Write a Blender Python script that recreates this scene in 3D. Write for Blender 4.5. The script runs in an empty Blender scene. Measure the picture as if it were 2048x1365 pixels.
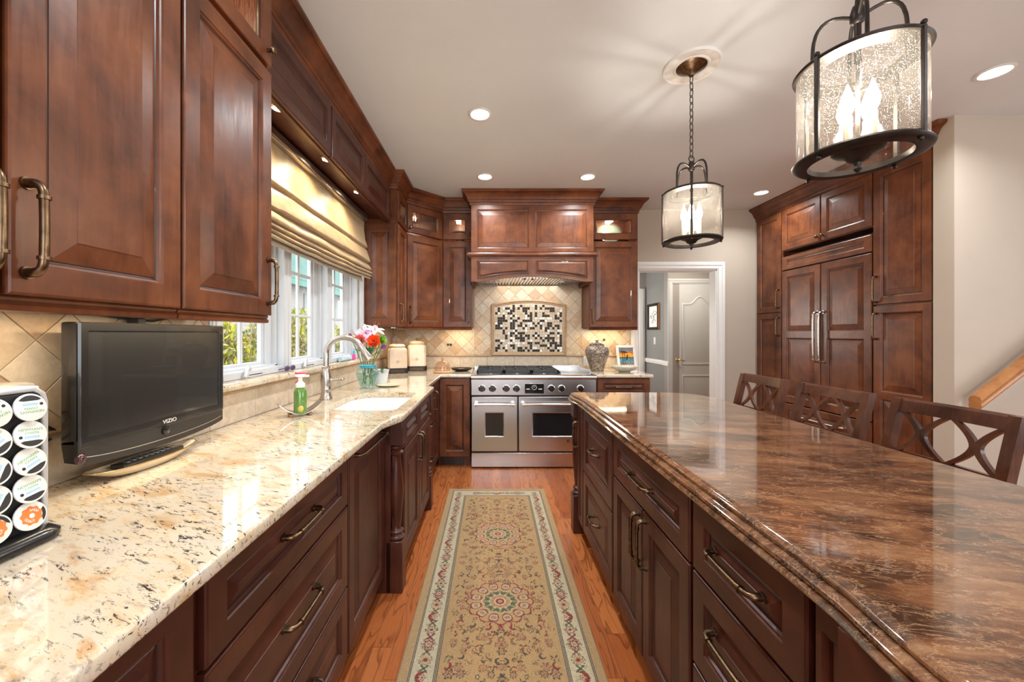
import bpy, bmesh, math, random
import numpy as np
from mathutils import Vector, Matrix, Euler, noise as mnoise
from mathutils.geometry import tessellate_polygon
PI = math.pi
random.seed(7); RNG = np.random.default_rng(11)
C = bpy.context.scene.collection
SC = bpy.context.scene

# ---------------------------------------------------------------- camera, sky, exposure, fill lights
CAM_Z = 1.311
cam_d = bpy.data.cameras.new('camera'); cam = bpy.data.objects.new('camera', cam_d); C.objects.link(cam)
cam.location = (0, 0, CAM_Z); cam.rotation_euler = (PI/2, 0, 0)
cam_d.sensor_width = 36; cam_d.sensor_fit = 'HORIZONTAL'; cam_d.lens = 36*770/2048
cam_d.shift_x = 40/2048; cam_d.shift_y = -14.5/2048; cam_d.clip_start = .02; cam_d.clip_end = 300
SC.camera = cam
W = bpy.data.worlds.new('sky'); SC.world = W; W.use_nodes = True
W.node_tree.nodes['Background'].inputs['Color'].default_value = (.90, .95, 1.0, 1)
W.node_tree.nodes['Background'].inputs['Strength'].default_value = 3.6
SC.view_settings.view_transform = 'Standard'; SC.view_settings.look = 'None'
SC.view_settings.gamma = 1; SC.view_settings.use_curve_mapping = False
SC.view_settings.exposure = 0.30
SC.cycles.use_denoising = True
SC.cycles.max_bounces = 8; SC.cycles.diffuse_bounces = 4; SC.cycles.glossy_bounces = 4
SC.cycles.transparent_max_bounces = 16; SC.cycles.transmission_bounces = 6
SC.cycles.sample_clamp_indirect = 4; SC.cycles.caustics_reflective = False; SC.cycles.caustics_refractive = False
SC.cycles.blur_glossy = .5
def lamp(name, kind, loc, power, color=(1, .87, .70), rot=(0, 0, 0), parent=None, **kw):
    l = bpy.data.lights.new(name, kind); l.energy = power; l.color = color
    for k, v in kw.items(): setattr(l, k, v)
    o = bpy.data.objects.new(name, l); C.objects.link(o); o.location = loc; o.rotation_euler = rot
    if parent: o.parent = parent
    return o
def fill(name, loc, size, power, rot, color=(1, .97, .93)):
    return lamp(name, 'AREA', loc, power, color, rot, shape='RECTANGLE', size=size[0], size_y=size[1])
# unseen fill lights behind and right of the camera, added to brighten the room
fill('fill_family_room', (.7, -3.24, 1.48), (3.7, 2.0), 30, (PI/2, 0, 0), (.90, .95, 1))
fill('fill_breakfast_room', (6.05, -.6, 1.48), (2.5, 1.9), 26, (PI/2, 0, PI/2), (.90, .95, 1))

# ---------------------------------------------------------------- tags
def tag(o, label=None, cat=None, group=None, kind=None):
    if label: o['label'] = label
    if cat: o['category'] = cat
    if group: o['group'] = group
    if kind: o['kind'] = kind
    return o
def thing(name, label, cat, loc=(0, 0, 0), rz=0, group=None, kind=None):
    o = bpy.data.objects.new(name, None); C.objects.link(o); o.empty_display_size = .05
    o.location = loc; o.rotation_euler = (0, 0, rz)
    return tag(o, label, cat, group, kind)
def copy_tree(o, parent=None, loc=None, label=None):
    c = o.copy(); C.objects.link(c)
    if parent: c.parent = parent
    for ch in list(o.children): copy_tree(ch, c)
    if loc is not None: c.location = loc
    if label: c['label'] = label
    return c

# ---------------------------------------------------------------- mesh builder
class MB:
    def __init__(s): s.v = []; s.f = []; s.m = []
    def add(s, vs, fs, m=0):
        b = len(s.v); s.v += [tuple(v) for v in vs]
        for f in fs: s.f.append([b+i for i in f]); s.m.append(m)
        return s
    def mark(s): return len(s.v)
    def xf(s, M, start=0):
        for i in range(start, len(s.v)): s.v[i] = tuple(M @ Vector(s.v[i]))
        return s
    def box(s, x0, y0, z0, x1, y1, z1, b=0, m=0):
        x0, x1 = min(x0, x1), max(x0, x1); y0, y1 = min(y0, y1), max(y0, y1); z0, z1 = min(z0, z1), max(z0, z1)
        if b <= 0:
            v = [(x0,y0,z0),(x1,y0,z0),(x1,y1,z0),(x0,y1,z0),(x0,y0,z1),(x1,y0,z1),(x1,y1,z1),(x0,y1,z1)]
            return s.add(v, [(3,2,1,0),(4,5,6,7),(0,1,5,4),(1,2,6,5),(2,3,7,6),(3,0,4,7)], m)
        b = min(b, (x1-x0)*.45, (y1-y0)*.45, (z1-z0)*.45)
        bm = bmesh.new(); bmesh.ops.create_cube(bm, size=1)
        for v in bm.verts: v.co = Vector(((x0+x1)/2+v.co.x*(x1-x0), (y0+y1)/2+v.co.y*(y1-y0), (z0+z1)/2+v.co.z*(z1-z0)))
        bmesh.ops.bevel(bm, geom=bm.edges[:], offset=b, segments=2 if b > .004 else 1, affect='EDGES', profile=.6)
        bm.verts.index_update()
        s.add([v.co[:] for v in bm.verts], [[v.index for v in f.verts] for f in bm.faces], m); bm.free(); return s
    def loft(s, rings, m=0, cap0=True, cap1=True, closed=True, ms=None):
        n = len(rings[0]); b = len(s.v)
        for r in rings: s.v += [tuple(p) for p in r]
        for i in range(len(rings)-1):
            for j in range(n if closed else n-1):
                k = (j+1) % n
                s.f.append([b+i*n+j, b+i*n+k, b+(i+1)*n+k, b+(i+1)*n+j]); s.m.append(ms[i] if ms else m)
        if cap0: s.f.append([b+j for j in reversed(range(n))]); s.m.append(m)
        if cap1: s.f.append([b+(len(rings)-1)*n+j for j in range(n)]); s.m.append(m)
        return s
    def lathe(s, prof, n=28, c=(0, 0, 0), m=0, cap=True, ms=None):
        rings = [[(c[0]+r*math.cos(2*PI*j/n), c[1]+r*math.sin(2*PI*j/n), c[2]+z) for j in range(n)] for r, z in prof]
        return s.loft(rings, m, cap, cap, ms=ms)
    def tube(s, pts, r=.005, n=10, m=0, closed=False, cap=True, flat=None):
        P = [Vector(p) for p in pts]; N = len(P); R = r if hasattr(r, '__len__') else [r]*N
        t0 = (P[1]-P[0]).normalized(); up = Vector((0, 0, 1)) if abs(t0.z) < .9 else Vector((1, 0, 0))
        u = t0.cross(up).normalized(); rings = []
        for i in range(N):
            a = P[(i-1) % N] if (closed or i > 0) else P[i]; c = P[(i+1) % N] if (closed or i < N-1) else P[i]
            t = (c-a).normalized() if (c-a).length > 1e-9 else t0
            u = (u - t*u.dot(t)).normalized(); w = t.cross(u)
            f = flat or 1
            rings.append([P[i]+(u*math.cos(2*PI*k/n)+w*math.sin(2*PI*k/n)*f)*R[i] for k in range(n)])
        if closed: rings.append(rings[0])
        return s.loft(rings, m, cap and not closed, cap and not closed)
    def sphere(s, c, r, n=16, k=10, m=0):
        r = r if hasattr(r, '__len__') else (r, r, r)
        rings = [[(c[0]+r[0]*math.sin(PI*i/k)*math.cos(2*PI*j/n), c[1]+r[1]*math.sin(PI*i/k)*math.sin(2*PI*j/n), c[2]-r[2]*math.cos(PI*i/k)) for j in range(n)] for i in range(k+1)]
        rings[0] = [(c[0], c[1], c[2]-r[2])]*n; rings[-1] = [(c[0], c[1], c[2]+r[2])]*n
        return s.loft(rings, m, False, False)
    def prism(s, poly, z0, z1, m=0, holes=(), chamfer=0):
        # plan polygon (counter-clockwise) with holes, extruded in z
        loops = [[Vector((x, y, 0)) for x, y in poly]] + [[Vector((x, y, 0)) for x, y in h] for h in holes]
        tri = tessellate_polygon(loops); flat = [p for l in loops for p in l]; b = len(s.v); n = len(flat)
        s.v += [(p.x, p.y, z1) for p in flat] + [(p.x, p.y, z0) for p in flat]
        for t in tri:
            a, c, d = [flat[i] for i in t]
            if (c-a).cross(d-a).z < 0: t = (t[0], t[2], t[1])
            s.f.append([b+i for i in t]); s.m.append(m); s.f.append([b+n+i for i in reversed(t)]); s.m.append(m)
        o = 0
        for l in loops:
            k = len(l)
            for i in range(k):
                j = (i+1) % k
                s.f.append([b+o+j, b+o+i, b+n+o+i, b+n+o+j]); s.m.append(m)
            o += k
        return s
    def cyl(s, a, b, r, n=20, m=0): return s.tube([a, b], r, n, m)
    def build(s, name, mats, parent=None, smooth=38, loc=None, rot=None, recalc=True):
        me = bpy.data.meshes.new(name); me.from_pydata(s.v, [], s.f)
        mats = mats if isinstance(mats, (list, tuple)) else [mats]
        for m in mats: me.materials.append(m)
        if len(mats) > 1: me.polygons.foreach_set('material_index', s.m)
        if recalc:
            bm = bmesh.new(); bm.from_mesh(me); bmesh.ops.recalc_face_normals(bm, faces=bm.faces); bm.to_mesh(me); bm.free()
        if smooth:
            me.polygons.foreach_set('use_smooth', [True]*len(me.polygons)); me.set_sharp_from_angle(angle=math.radians(smooth))
        me.update(); o = bpy.data.objects.new(name, me); C.objects.link(o)
        if parent: o.parent = parent
        if loc: o.location = loc
        if rot: o.rotation_euler = rot
        return o

def text_mb(txt, size, depth=.0004, align='CENTER', res=3, sx=1.0):
    cu = bpy.data.curves.new('lettering', 'FONT'); cu.body = txt; cu.size = size; cu.extrude = depth
    cu.align_x = align; cu.align_y = 'CENTER'; cu.resolution_u = res
    o = bpy.data.objects.new('lettering', cu); C.objects.link(o)
    dg = bpy.context.evaluated_depsgraph_get(); me = bpy.data.meshes.new_from_object(o.evaluated_get(dg))
    mb = MB(); mb.add([(v.co.x*sx, v.co.y, v.co.z) for v in me.vertices], [list(p.vertices) for p in me.polygons])
    bpy.data.objects.remove(o); bpy.data.curves.remove(cu); bpy.data.meshes.remove(me)
    return mb

# ---------------------------------------------------------------- materials
class NT:
    def __init__(s, name):
        s.mat = bpy.data.materials.new(name); s.mat.use_nodes = True; s.t = s.mat.node_tree
        s.b = s.t.nodes['Principled BSDF']
    def n(s, ty, ins=None, **props):
        nd = s.t.nodes.new('ShaderNode'+ty)
        for k, v in props.items(): setattr(nd, k, v)
        for k, v in (ins or {}).items(): s.set(nd.inputs[k], v)
        return nd
    def set(s, sock, v):
        if hasattr(v, 'links') or isinstance(v, bpy.types.NodeSocket): s.t.links.new(v, sock)
        elif isinstance(v, bpy.types.Node): s.t.links.new(v.outputs[0], sock)
        elif isinstance(v, (tuple, list)) and len(v) == 3 and sock.type == 'RGBA': sock.default_value = (*v, 1)
        else: sock.default_value = v
    def math(s, op, a, b=0.0, c=None):
        nd = s.n('Math', operation=op); s.set(nd.inputs[0], a); s.set(nd.inputs[1], b)
        if c is not None: s.set(nd.inputs[2], c)
        return nd.outputs[0]
    def ramp(s, fac, stops, interp='LINEAR'):
        nd = s.n('ValToRGB', {'Fac': fac}); cr = nd.color_ramp; cr.interpolation = interp
        while len(cr.elements) < len(stops): cr.elements.new(.5)
        for e, (p, c) in zip(cr.elements, stops):
            e.position = p; e.color = (*c, 1) if hasattr(c, '__len__') else (c, c, c, 1)
        return nd.outputs[0]
    def mix(s, f, a, b, mode='MIX'):
        nd = s.n('Mix', data_type='RGBA', blend_type=mode)
        s.set(nd.inputs[0], f); s.set(nd.inputs[6], a); s.set(nd.inputs[7], b); return nd.outputs[2]
    def coords(s, scale=(1, 1, 1), rot=(0, 0, 0), which='Object', loc=(0, 0, 0)):
        tc = s.n('TexCoord'); mp = s.n('Mapping', {'Vector': tc.outputs[which], 'Scale': scale, 'Rotation': rot, 'Location': loc})
        return mp.outputs[0]
    def noise(s, vec, scale=5, detail=4, rough=.55, dist=0.0):
        return s.n('TexNoise', {'Vector': vec, 'Scale': scale, 'Detail': detail, 'Roughness': rough, 'Distortion': dist}).outputs['Fac']
    def bump(s, h, strength=.2, dist=.002):
        nd = s.n('Bump', {'Height': h, 'Strength': strength, 'Distance': dist}); s.set(s.b.inputs['Normal'], nd.outputs[0])
    def p(s, **kw):
        names = dict(color='Base Color', rough='Roughness', metal='Metallic', coat='Coat Weight', coat_rough='Coat Roughness', trans='Transmission Weight',
                     ior='IOR', em='Emission Color', ems='Emission Strength', alpha='Alpha', spec='Specular IOR Level', sheen='Sheen Weight', aniso='Anisotropic', sss='Subsurface Weight')
        for k, v in kw.items(): s.set(s.b.inputs[names[k]], v)
        return s
def plain(name, col, rough=.5, metal=0, var=.06, scale=14, bump=0, **kw):
    t = NT(name); v = t.coords()
    f = t.noise(v, scale, 3)
    a = tuple(max(0, c*(1-var)) for c in col); b = tuple(c*(1+var) for c in col)
    t.p(color=t.ramp(f, [(.3, a), (.7, b)]), rough=rough, metal=metal, **kw)
    if bump: t.bump(t.noise(v, scale*4, 4), bump, .001)
    return t.mat
def wood(name, dark, mid, light, rough=.36, coat=.10, gs=1.0, axis='z'):
    t = NT(name); oi = t.n('ObjectInfo')
    sc = {'z': (9, 9, .9), 'x': (.9, 9, 9), 'y': (9, .9, 9)}[axis]
    tc = t.n('TexCoord'); off = t.n('VectorMath', {0: tc.outputs['Object'], 1: t.n('CombineXYZ', {0: t.math('MULTIPLY', oi.outputs['Random'], 7.3), 1: 0.0, 2: t.math('MULTIPLY', oi.outputs['Random'], 3.1)}).outputs[0]}, operation='ADD')
    mp = t.n('Mapping', {'Vector': off.outputs[0], 'Scale': sc}).outputs[0]
    blot = t.noise(off.outputs[0], 5.5*gs, 4, .6, .4)
    grain = t.noise(mp, 9*gs, 6, .65, .3)
    f = t.math('ADD', t.math('MULTIPLY', blot, .78), t.math('MULTIPLY', grain, .22))
    f = t.math('ADD', f, t.math('MULTIPLY', t.math('SUBTRACT', oi.outputs['Random'], .5), .07))
    t.p(color=t.ramp(f, [(.33, dark), (.5, mid), (.68, light)]), rough=t.ramp(grain, [(.3, rough*.85), (.7, rough*1.2)]), coat=coat, coat_rough=.26, spec=.38)
    return t.mat
def emit(name, col, strength):
    t = NT(name); t.p(color=(0, 0, 0), em=col, ems=strength, rough=.6); return t.mat
def thin_glass(name, tint=(1, 1, 1), refl=1.0, rough=.0, bubbles=0, ribs=0):
    t = NT(name); tr = t.n('BsdfTransparent', {'Color': tint}); gl = t.n('BsdfGlossy', {'Roughness': rough, 'Color': (1, 1, 1)})
    lw = t.n('LayerWeight', {'Blend': .5}); f = t.math('MULTIPLY', t.math('ADD', t.math('MULTIPLY', t.math('POWER', lw.outputs['Facing'], 4.0), .8), .04), refl); last = tr.outputs[0]
    if bubbles:
        v = t.coords(); vo = t.n('TexVoronoi', {'Vector': v, 'Scale': 360}); sm = t.ramp(vo.outputs['Distance'], [(.14, 1.0), (.30, 0.0)])
        big = t.noise(v, 45, 3); k = t.math('MULTIPLY', t.math('MULTIPLY', sm, t.ramp(big, [(.28, 0.0), (.52, 1.0)])), bubbles)
        k = t.math('ADD', k, .008)
        tl = t.n('BsdfTranslucent', {'Color': (1, .96, .88)}); mx = t.n('MixShader', {0: k, 1: tr.outputs[0], 2: tl.outputs[0]}); last = mx.outputs[0]
        bp = t.n('Bump', {'Height': big, 'Strength': .12, 'Distance': .002}); t.set(gl.inputs['Normal'], bp.outputs[0]); t.set(lw.inputs['Normal'], bp.outputs[0])
    if ribs:
        v = t.coords((70, 70, 12)); h = t.noise(v, 1, 2); tb = t.n('BsdfRefraction', {'Color': tint, 'Roughness': .25, 'IOR': 1.25})
        bp = t.n('Bump', {'Height': h, 'Strength': .9, 'Distance': .01}); t.set(tb.inputs['Normal'], bp.outputs[0]); t.set(gl.inputs['Normal'], bp.outputs[0]); t.set(lw.inputs['Normal'], bp.outputs[0])
        mx = t.n('MixShader', {0: .55, 1: tr.outputs[0], 2: tb.outputs[0]}); last = mx.outputs[0]
    mx = t.n('MixShader', {0: f, 1: last, 2: gl.outputs[0]})
    t.set(t.t.nodes['Material Output'].inputs['Surface'], mx.outputs[0]); return t.mat
def steel(name, col=(.62, .60, .57), rough=.26, axis='x'):
    t = NT(name); v = t.coords({'x': (2, 300, 300), 'z': (300, 300, 2)}[axis]); g = t.noise(v, 1, 4, .6)
    t.p(color=t.ramp(g, [(.3, tuple(c*.96 for c in col)), (.7, tuple(min(1, c*1.03) for c in col))]), metal=1.0, rough=rough, aniso=.5); return t.mat

M = {}
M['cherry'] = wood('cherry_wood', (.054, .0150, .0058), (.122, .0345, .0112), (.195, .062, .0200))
M['cherry_shaded'] = wood('shaded_cherry_wood', (.034, .0074, .0044), (.062, .0145, .0074), (.094, .0245, .0115))  # cherry copy with low light put into its colour
M['glaze'] = plain('dark_glaze', (.030, .011, .008), .35, coat=.3)
M['stool_wood'] = wood('walnut_stain', (.036, .012, .007), (.080, .026, .013), (.13, .045, .022), rough=.22, coat=.4)
M['oak_rail'] = wood('oak_handrail', (.27, .105, .032), (.40, .17, .055), (.50, .24, .09), rough=.3, axis='x')
M['bronze'] = plain('antique_bronze', (.165, .105, .06), .32, 1.0, .35, 60)
M['dark_bronze'] = plain('oil_rubbed_bronze', (.035, .028, .024), .42, .75, .25, 40)
M['brass'] = plain('brass', (.75, .53, .22), .22, 1.0, .1)
M['steel'] = steel('brushed_steel', (.60, .60, .60)); M['steel_v'] = steel('brushed_steel_upright', axis='z')
M['nickel'] = steel('brushed_nickel', (.50, .46, .42), .27, 'z')
M['silver'] = plain('silver_plastic', (.62, .62, .62), .3, .3, .03)
M['chrome'] = plain('polished_steel', (.78, .77, .75), .14, 1.0, .03)
M['black_iron'] = plain('cast_iron', (.028, .030, .032), .5, .2, .2, 80, .15)
M['black_plastic'] = plain('black_plastic', (.014, .014, .015), .22, coat=.4)
M['black_rubber'] = plain('matt_black', (.016, .016, .017), .6)
M['screen'] = plain('dark_screen', (.020, .021, .022), .24, 0, .03, coat=.25)
M['oven_glass'] = plain('dark_oven_glass', (.012, .013, .014), .08, coat=.6)
M['white_trim'] = plain('white_trim_paint', (.76, .75, .72), .38, 0, .015)
M['white_vinyl'] = plain('white_vinyl', (.64, .66, .68), .42, 0, .015)
M['ceiling'] = plain('ceiling_paint', (.69, .73, .75), .55, 0, .02, 3, .05)
M['wall'] = plain('beige_wall_paint', (.465, .395, .318), .6, 0, .02, 4, .05)
M['hall_wall'] = plain('grey_brown_wall_paint', (.30, .275, .25), .5, 0, .03, 4)
M['hall_grey'] = plain('grey_satin_wall_paint', (.235, .235, .225), .30, 0, .03, 4)
M['hall_door'] = plain('pale_grey_door_paint', (.52, .53, .52), .4, 0, .015)
M['sink'] = plain('white_sink_enamel', (.82, .80, .75), .18, 0, .02, coat=.4)
M['grout'] = plain('grout', (.46, .36, .25), .8, 0, .08, 60)
def travertine(name, c):
    t = NT(name); v = t.coords(); a = t.noise(v, 26, 5, .65, .6); b = t.noise(v, 140, 3)
    t.p(color=t.mix(t.ramp(b, [(.62, 0.0), (.72, .35)]), t.ramp(a, [(.3, tuple(x*.78 for x in c)), (.55, c), (.75, tuple(min(.9, x*1.18) for x in c))]), tuple(x*.5 for x in c)), rough=.42)
    t.bump(b, .12, .001); return t.mat
TRAV = [travertine('travertine_'+k, c) for k, c in (('cream', (.60, .50, .375)), ('sand', (.56, .435, .30)), ('honey', (.50, .345, .21)), ('rose', (.45, .30, .19)))]
M['trav_trim'] = travertine('travertine_trim', (.44, .29, .165))
M['trav_rect'] = travertine('travertine_plain', (.62, .52, .40))
def granite():
    t = NT('cream_granite'); v0 = t.coords((1, 1, 1), (0, 0, .42)); v = t.n('Mapping', {'Vector': v0, 'Scale': (4.2, 11, 9)}).outputs[0]
    v2 = t.n('Mapping', {'Vector': v0, 'Scale': (6.5, 24, 20)}).outputs[0]
    a = t.noise(v, 1.6, 7, .62, .7); b = t.noise(v2, 1.1, 6, .68, .6); c = t.noise(v, 5.5, 6, .7, .5); d = t.noise(v2, 5.0, 7, .72, .5)
    col = t.ramp(a, [(.26, (.44, .23, .08)), (.37, (.60, .43, .25)), (.47, (.68, .58, .43)), (.64, (.67, .60, .50)), (.8, (.42, .39, .36))])
    col = t.mix(t.ramp(b, [(.57, 0.0), (.70, .75)]), col, (.55, .29, .10))
    col = t.mix(t.ramp(c, [(.55, 0.0), (.70, .85)]), col, (.36, .32, .30))
    big = t.noise(v0, 6, 3)
    sp = t.math('MULTIPLY', t.ramp(d, [(.555, 0.0), (.60, 1.0)]), t.ramp(big, [(.40, 0.0), (.54, 1.0)]))
    col = t.mix(sp, col, (.035, .028, .030))
    fine = t.noise(v0, 190, 3); col = t.mix(t.ramp(fine, [(.66, 0.0), (.73, .7)]), col, (.10, .06, .05))
    t.p(color=col, rough=.06, spec=.6, coat=.55, coat_rough=.03); return t.mat
M['granite'] = granite()
def emperador():
    t = NT('brown_marble'); v0 = t.coords((1, 1, 1), (0, 0, .22)); v = t.n('Mapping', {'Vector': v0, 'Scale': (3.2, 9.5, 9)}).outputs[0]
    a = t.noise(v, 1.35, 6, .62, .8); b = t.noise(v, 2.2, 6, .66, .5); c = t.noise(v, 4.5, 6, .68, .3)
    col = t.ramp(a, [(.30, (.026, .015, .010)), (.40, (.055, .027, .016)), (.48, (.120, .050, .025)), (.57, (.200, .088, .040)), (.70, (.30, .155, .075))])
    vein = t.math('ABSOLUTE', t.math('SUBTRACT', b, .5)); col = t.mix(t.ramp(vein, [(0, .6), (.014, 0.0)]), col, (.50, .30, .17))
    v3 = t.math('ABSOLUTE', t.math('SUBTRACT', c, .5)); col = t.mix(t.ramp(v3, [(0, .32), (.022, 0.0)]), col, (.46, .26, .13))
    col = t.mix(t.ramp(t.noise(v, 6, 6, .7, .4), [(.62, 0.0), (.74, .7)]), col, (.03, .018, .013))
    t.p(color=col, rough=.07, spec=.55, coat=.6, coat_rough=.03); return t.mat
M['marble'] = emperador()
def oak_floor():
    t = NT('oak_strip_floor'); tc = t.n('TexCoord'); sep = t.n('SeparateXYZ', {0: tc.outputs['Object']})
    w = .083; xi = t.math('FLOOR', t.math('DIVIDE', sep.outputs[0], w)); xf = t.math('FRACT', t.math('DIVIDE', sep.outputs[0], w))
    r1 = t.n('TexWhiteNoise', {'W': xi}, noise_dimensions='1D').outputs['Value']
    yy = t.math('DIVIDE', t.math('ADD', sep.outputs[1], t.math('MULTIPLY', r1, 5.0)), 1.05); yi = t.math('FLOOR', yy); yf = t.math('FRACT', yy)
    rid = t.n('TexWhiteNoise', {'Vector': t.n('CombineXYZ', {0: xi, 1: yi, 2: 0.0}).outputs[0]}, noise_dimensions='3D').outputs['Value']
    pv = t.n('CombineXYZ', {0: t.math('ADD', sep.outputs[0], t.math('MULTIPLY', rid, 37.0)), 1: t.math('ADD', sep.outputs[1], t.math('MULTIPLY', rid, 11.0)), 2: 0.0}).outputs[0]
    big = t.n('Mapping', {'Vector': pv, 'Scale': (11, 1.5, 1)}).outputs[0]; fine = t.n('Mapping', {'Vector': pv, 'Scale': (150, 5, 1)}).outputs[0]
    n1 = t.noise(big, 1.0, 2, .5, .3); ring = t.math('FRACT', t.math('MULTIPLY', n1, 9.0)); g = t.noise(fine, 1, 3)
    line = t.ramp(ring, [(0, 1.0), (.10, .75), (.28, 0.0), (1, 0.0)])
    base = t.ramp(t.math('ADD', t.math('MULTIPLY', rid, .6), t.math('MULTIPLY', g, .4)), [(.2, (.30, .078, .020)), (.5, (.39, .112, .030)), (.8, (.49, .160, .046))])
    col = t.mix(t.math('MULTIPLY', line, .72), base, (.13, .030, .009))
    col = t.mix(t.ramp(g, [(.55, 0.0), (.75, .35)]), col, (.25, .075, .025))
    gap = t.math('MAXIMUM', t.math('LESS_THAN', xf, .022), t.math('LESS_THAN', yf, .0022))
    col = t.mix(t.math('MULTIPLY', gap, .7), col, (.07, .02, .008))
    t.p(color=col, rough=t.ramp(g, [(.3, .24), (.7, .34)]), coat=.12, coat_rough=.15, spec=.35); t.bump(t.math('SUBTRACT', g, t.math('MULTIPLY', gap, 3.0)), .06, .001); return t.mat
M['floor'] = oak_floor()
def fabric(name, c1, c2, rough=.75, scale=30, **kw):
    t = NT(name); v = t.coords(); f = t.noise(v, scale, 5, .6, .8); g = t.noise(t.n('Mapping', {'Vector': v, 'Scale': (300, 300, 300)}).outputs[0], 1, 2)
    t.p(color=t.ramp(f, [(.3, c1), (.7, c2)]), rough=rough, sheen=.2, **kw); t.bump(t.math('ADD', f, t.math('MULTIPLY', g, .4)), .25, .002); return t.mat
M['shade_fabric'] = fabric('gold_silk', (.33, .215, .095), (.45, .315, .16), .40, 22)
M['shade_lining'] = fabric('tan_lining', (.40, .34, .27), (.48, .42, .34))
M['glass'] = thin_glass('clear_glass'); M['win_glass'] = thin_glass('window_glass', (.97, .985, .98), .6)
M['seeded'] = thin_glass('seeded_glass', (.97, .95, .91), .8, .05, bubbles=.30)
M['ribbed'] = thin_glass('ribbed_glass', (.90, .86, .82), .8, .08, ribs=1)
M['vase_glass'] = thin_glass('aqua_tinted_glass', (.78, .92, .93), 1.2)
M['amber_glass'] = thin_glass('peach_tinted_glass', (.93, .80, .70), 1.2)
M['bulb'] = emit('warm_bulb', (1, .91, .77), 300); M['led_lens'] = emit('downlight_lens', (1, .95, .87), 12)
M['puck_lens'] = emit('puck_lens', (1, .86, .62), 30); M['strip_lens'] = emit('strip_lens', (1, .78, .48), 8)
M['candle'] = plain('ivory_sleeve', (.72, .62, .45), .5)
M['paper'] = plain('white_paper', (.80, .79, .76), .6, 0, .02); M['ink'] = plain('black_ink', (.02, .02, .022), .5)
# ================================================================ SETTING
XL, YB, ZC = -1.15, 4.44, 2.74
def struct(name, mb, mats, label, cat, **kw):
    return tag(mb.build(name, mats, **kw), label, cat, kind='structure')
struct('floor', MB().box(XL-.2, -3.2, -.06, 6.0, 7.6, 0), M['floor'], 'orange oak strip floor running through kitchen and hall', 'floor')
struct('ceiling', MB().box(XL-.2, -3.2, ZC, 6.0, YB+.12, ZC+.1), M['ceiling'], 'smooth white kitchen ceiling', 'ceiling')
WY0, WY1, WZ0, WZ1 = 1.63, 3.33, 1.10, 2.30
mb = MB(); xo = XL-.16
mb.box(xo, -3.2, 0, XL, WY0, ZC).box(xo, WY1, 0, XL, YB+.12, ZC).box(xo, WY0, 0, XL, WY1, WZ0-.03).box(xo, WY0, WZ1, XL, WY1, ZC)
struct('wall_left', mb, M['wall'], 'kitchen wall around the sink window', 'wall')
DX0, DX1, DZ = 1.69, 2.592, 2.05
mb = MB(); yo = YB+.12
mb.box(XL-.16, YB, 0, DX0, yo, ZC).box(DX1, YB, 0, 6.0, yo, ZC).box(DX0, YB, DZ, DX1, yo, ZC)
struct('wall_back', mb, M['wall'], 'beige kitchen wall behind the range with a doorway', 'wall')
struct('wall_fridge', MB().box(3.72, 2.68, 0, 3.84, YB, ZC), M['wall'], 'beige wall behind the tall cabinets', 'wall')
mb = MB().box(3.02, 2.515, 0, 6.0, 2.636, ZC)
struct('wall_stair', mb, M['wall'], 'beige stair wall right of the tall cabinets', 'wall')
# rest of the open family room behind the photographer (openings added for the fill lights)
mb = MB(); mb.box(XL-.16, -3.32, 0, -1.2+.0, -3.2, ZC).box(2.6, -3.32, 0, 6.0, -3.2, ZC).box(-1.2, -3.32, 0, 2.6, -3.2, .45).box(-1.2, -3.32, 2.5, 2.6, -3.2, ZC)
struct('wall_rear', mb, M['wall'], 'family room wall with a wide window opening', 'wall')
mb = MB(); mb.box(6.0, -3.32, 0, 6.12, -1.9, ZC).box(6.0, .7, 0, 6.12, YB, ZC).box(6.0, -1.9, 0, 6.12, .7, .5).box(6.0, -1.9, 2.45, 6.12, .7, ZC)
struct('wall_right', mb, M['wall'], 'breakfast room wall with a window opening', 'wall')
# doorway casing
def casing(mb, x0, x1, zt, y, w=.09, left=True, right=True):
    for d, a, b in ((.010, 0, w), (.018, .012, w-.008), (.024, w*.55, w-.02)):
        if left: mb.box(x0-b, y-d, 0, x0-a, y, zt+a)
        if right: mb.box(x1+a, y-d, 0, x1+b, y, zt+a)
        mb.box(x0-(b if left else 0), y-d, zt+a, x1+(b if right else 0), y, zt+b)
    return mb
mb = casing(MB(), DX0, DX1, DZ, YB)
mb.box(DX0-.001, YB, 0, DX0+.012, yo+.01, DZ).box(DX1-.012, YB, 0, DX1, yo+.01, DZ).box(DX0, YB, DZ-.012, DX1, yo+.01, DZ)
struct('trim_1', mb, M['white_trim'], 'white moulded casing round the kitchen doorway', 'door casing')
# hall
mb = MB().box(2.56, 5.67, 0, 2.68, 6.4, 2.5)
struct('wall_hall', mb, M['hall_grey'], 'grey hall wall carrying a small framed picture', 'wall')
mb = MB().box(2.535, 5.55, 0, 2.70, 5.67, 2.5).box(2.70, 5.55, 2.036, 4.2, 5.67, 2.5).box(3.40, 5.55, 0, 4.2, 5.67, 2.036)
struct('wall_closet', mb, M['hall_wall'], 'brown hall wall holding the arched panel door', 'wall')
mb = MB().box(.9, 6.4, 0, 2.70, 6.5, 2.5)
struct('wall_hall_end', mb, M['hall_wall'], 'brown end wall of the hall', 'wall')
mb = MB().box(.8, YB+.12, 0, .9, 6.5, 2.5).box(4.1, YB+.12, 0, 4.2, 5.6, 2.5)
struct('wall_hall_side', mb, M['hall_wall'], 'outer side walls of the hall', 'wall')
struct('ceiling_hall', MB().box(.8, YB+.12, 2.44, 4.2, 6.5, 2.5), M['ceiling'], 'low white hall ceiling', 'ceiling')
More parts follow.
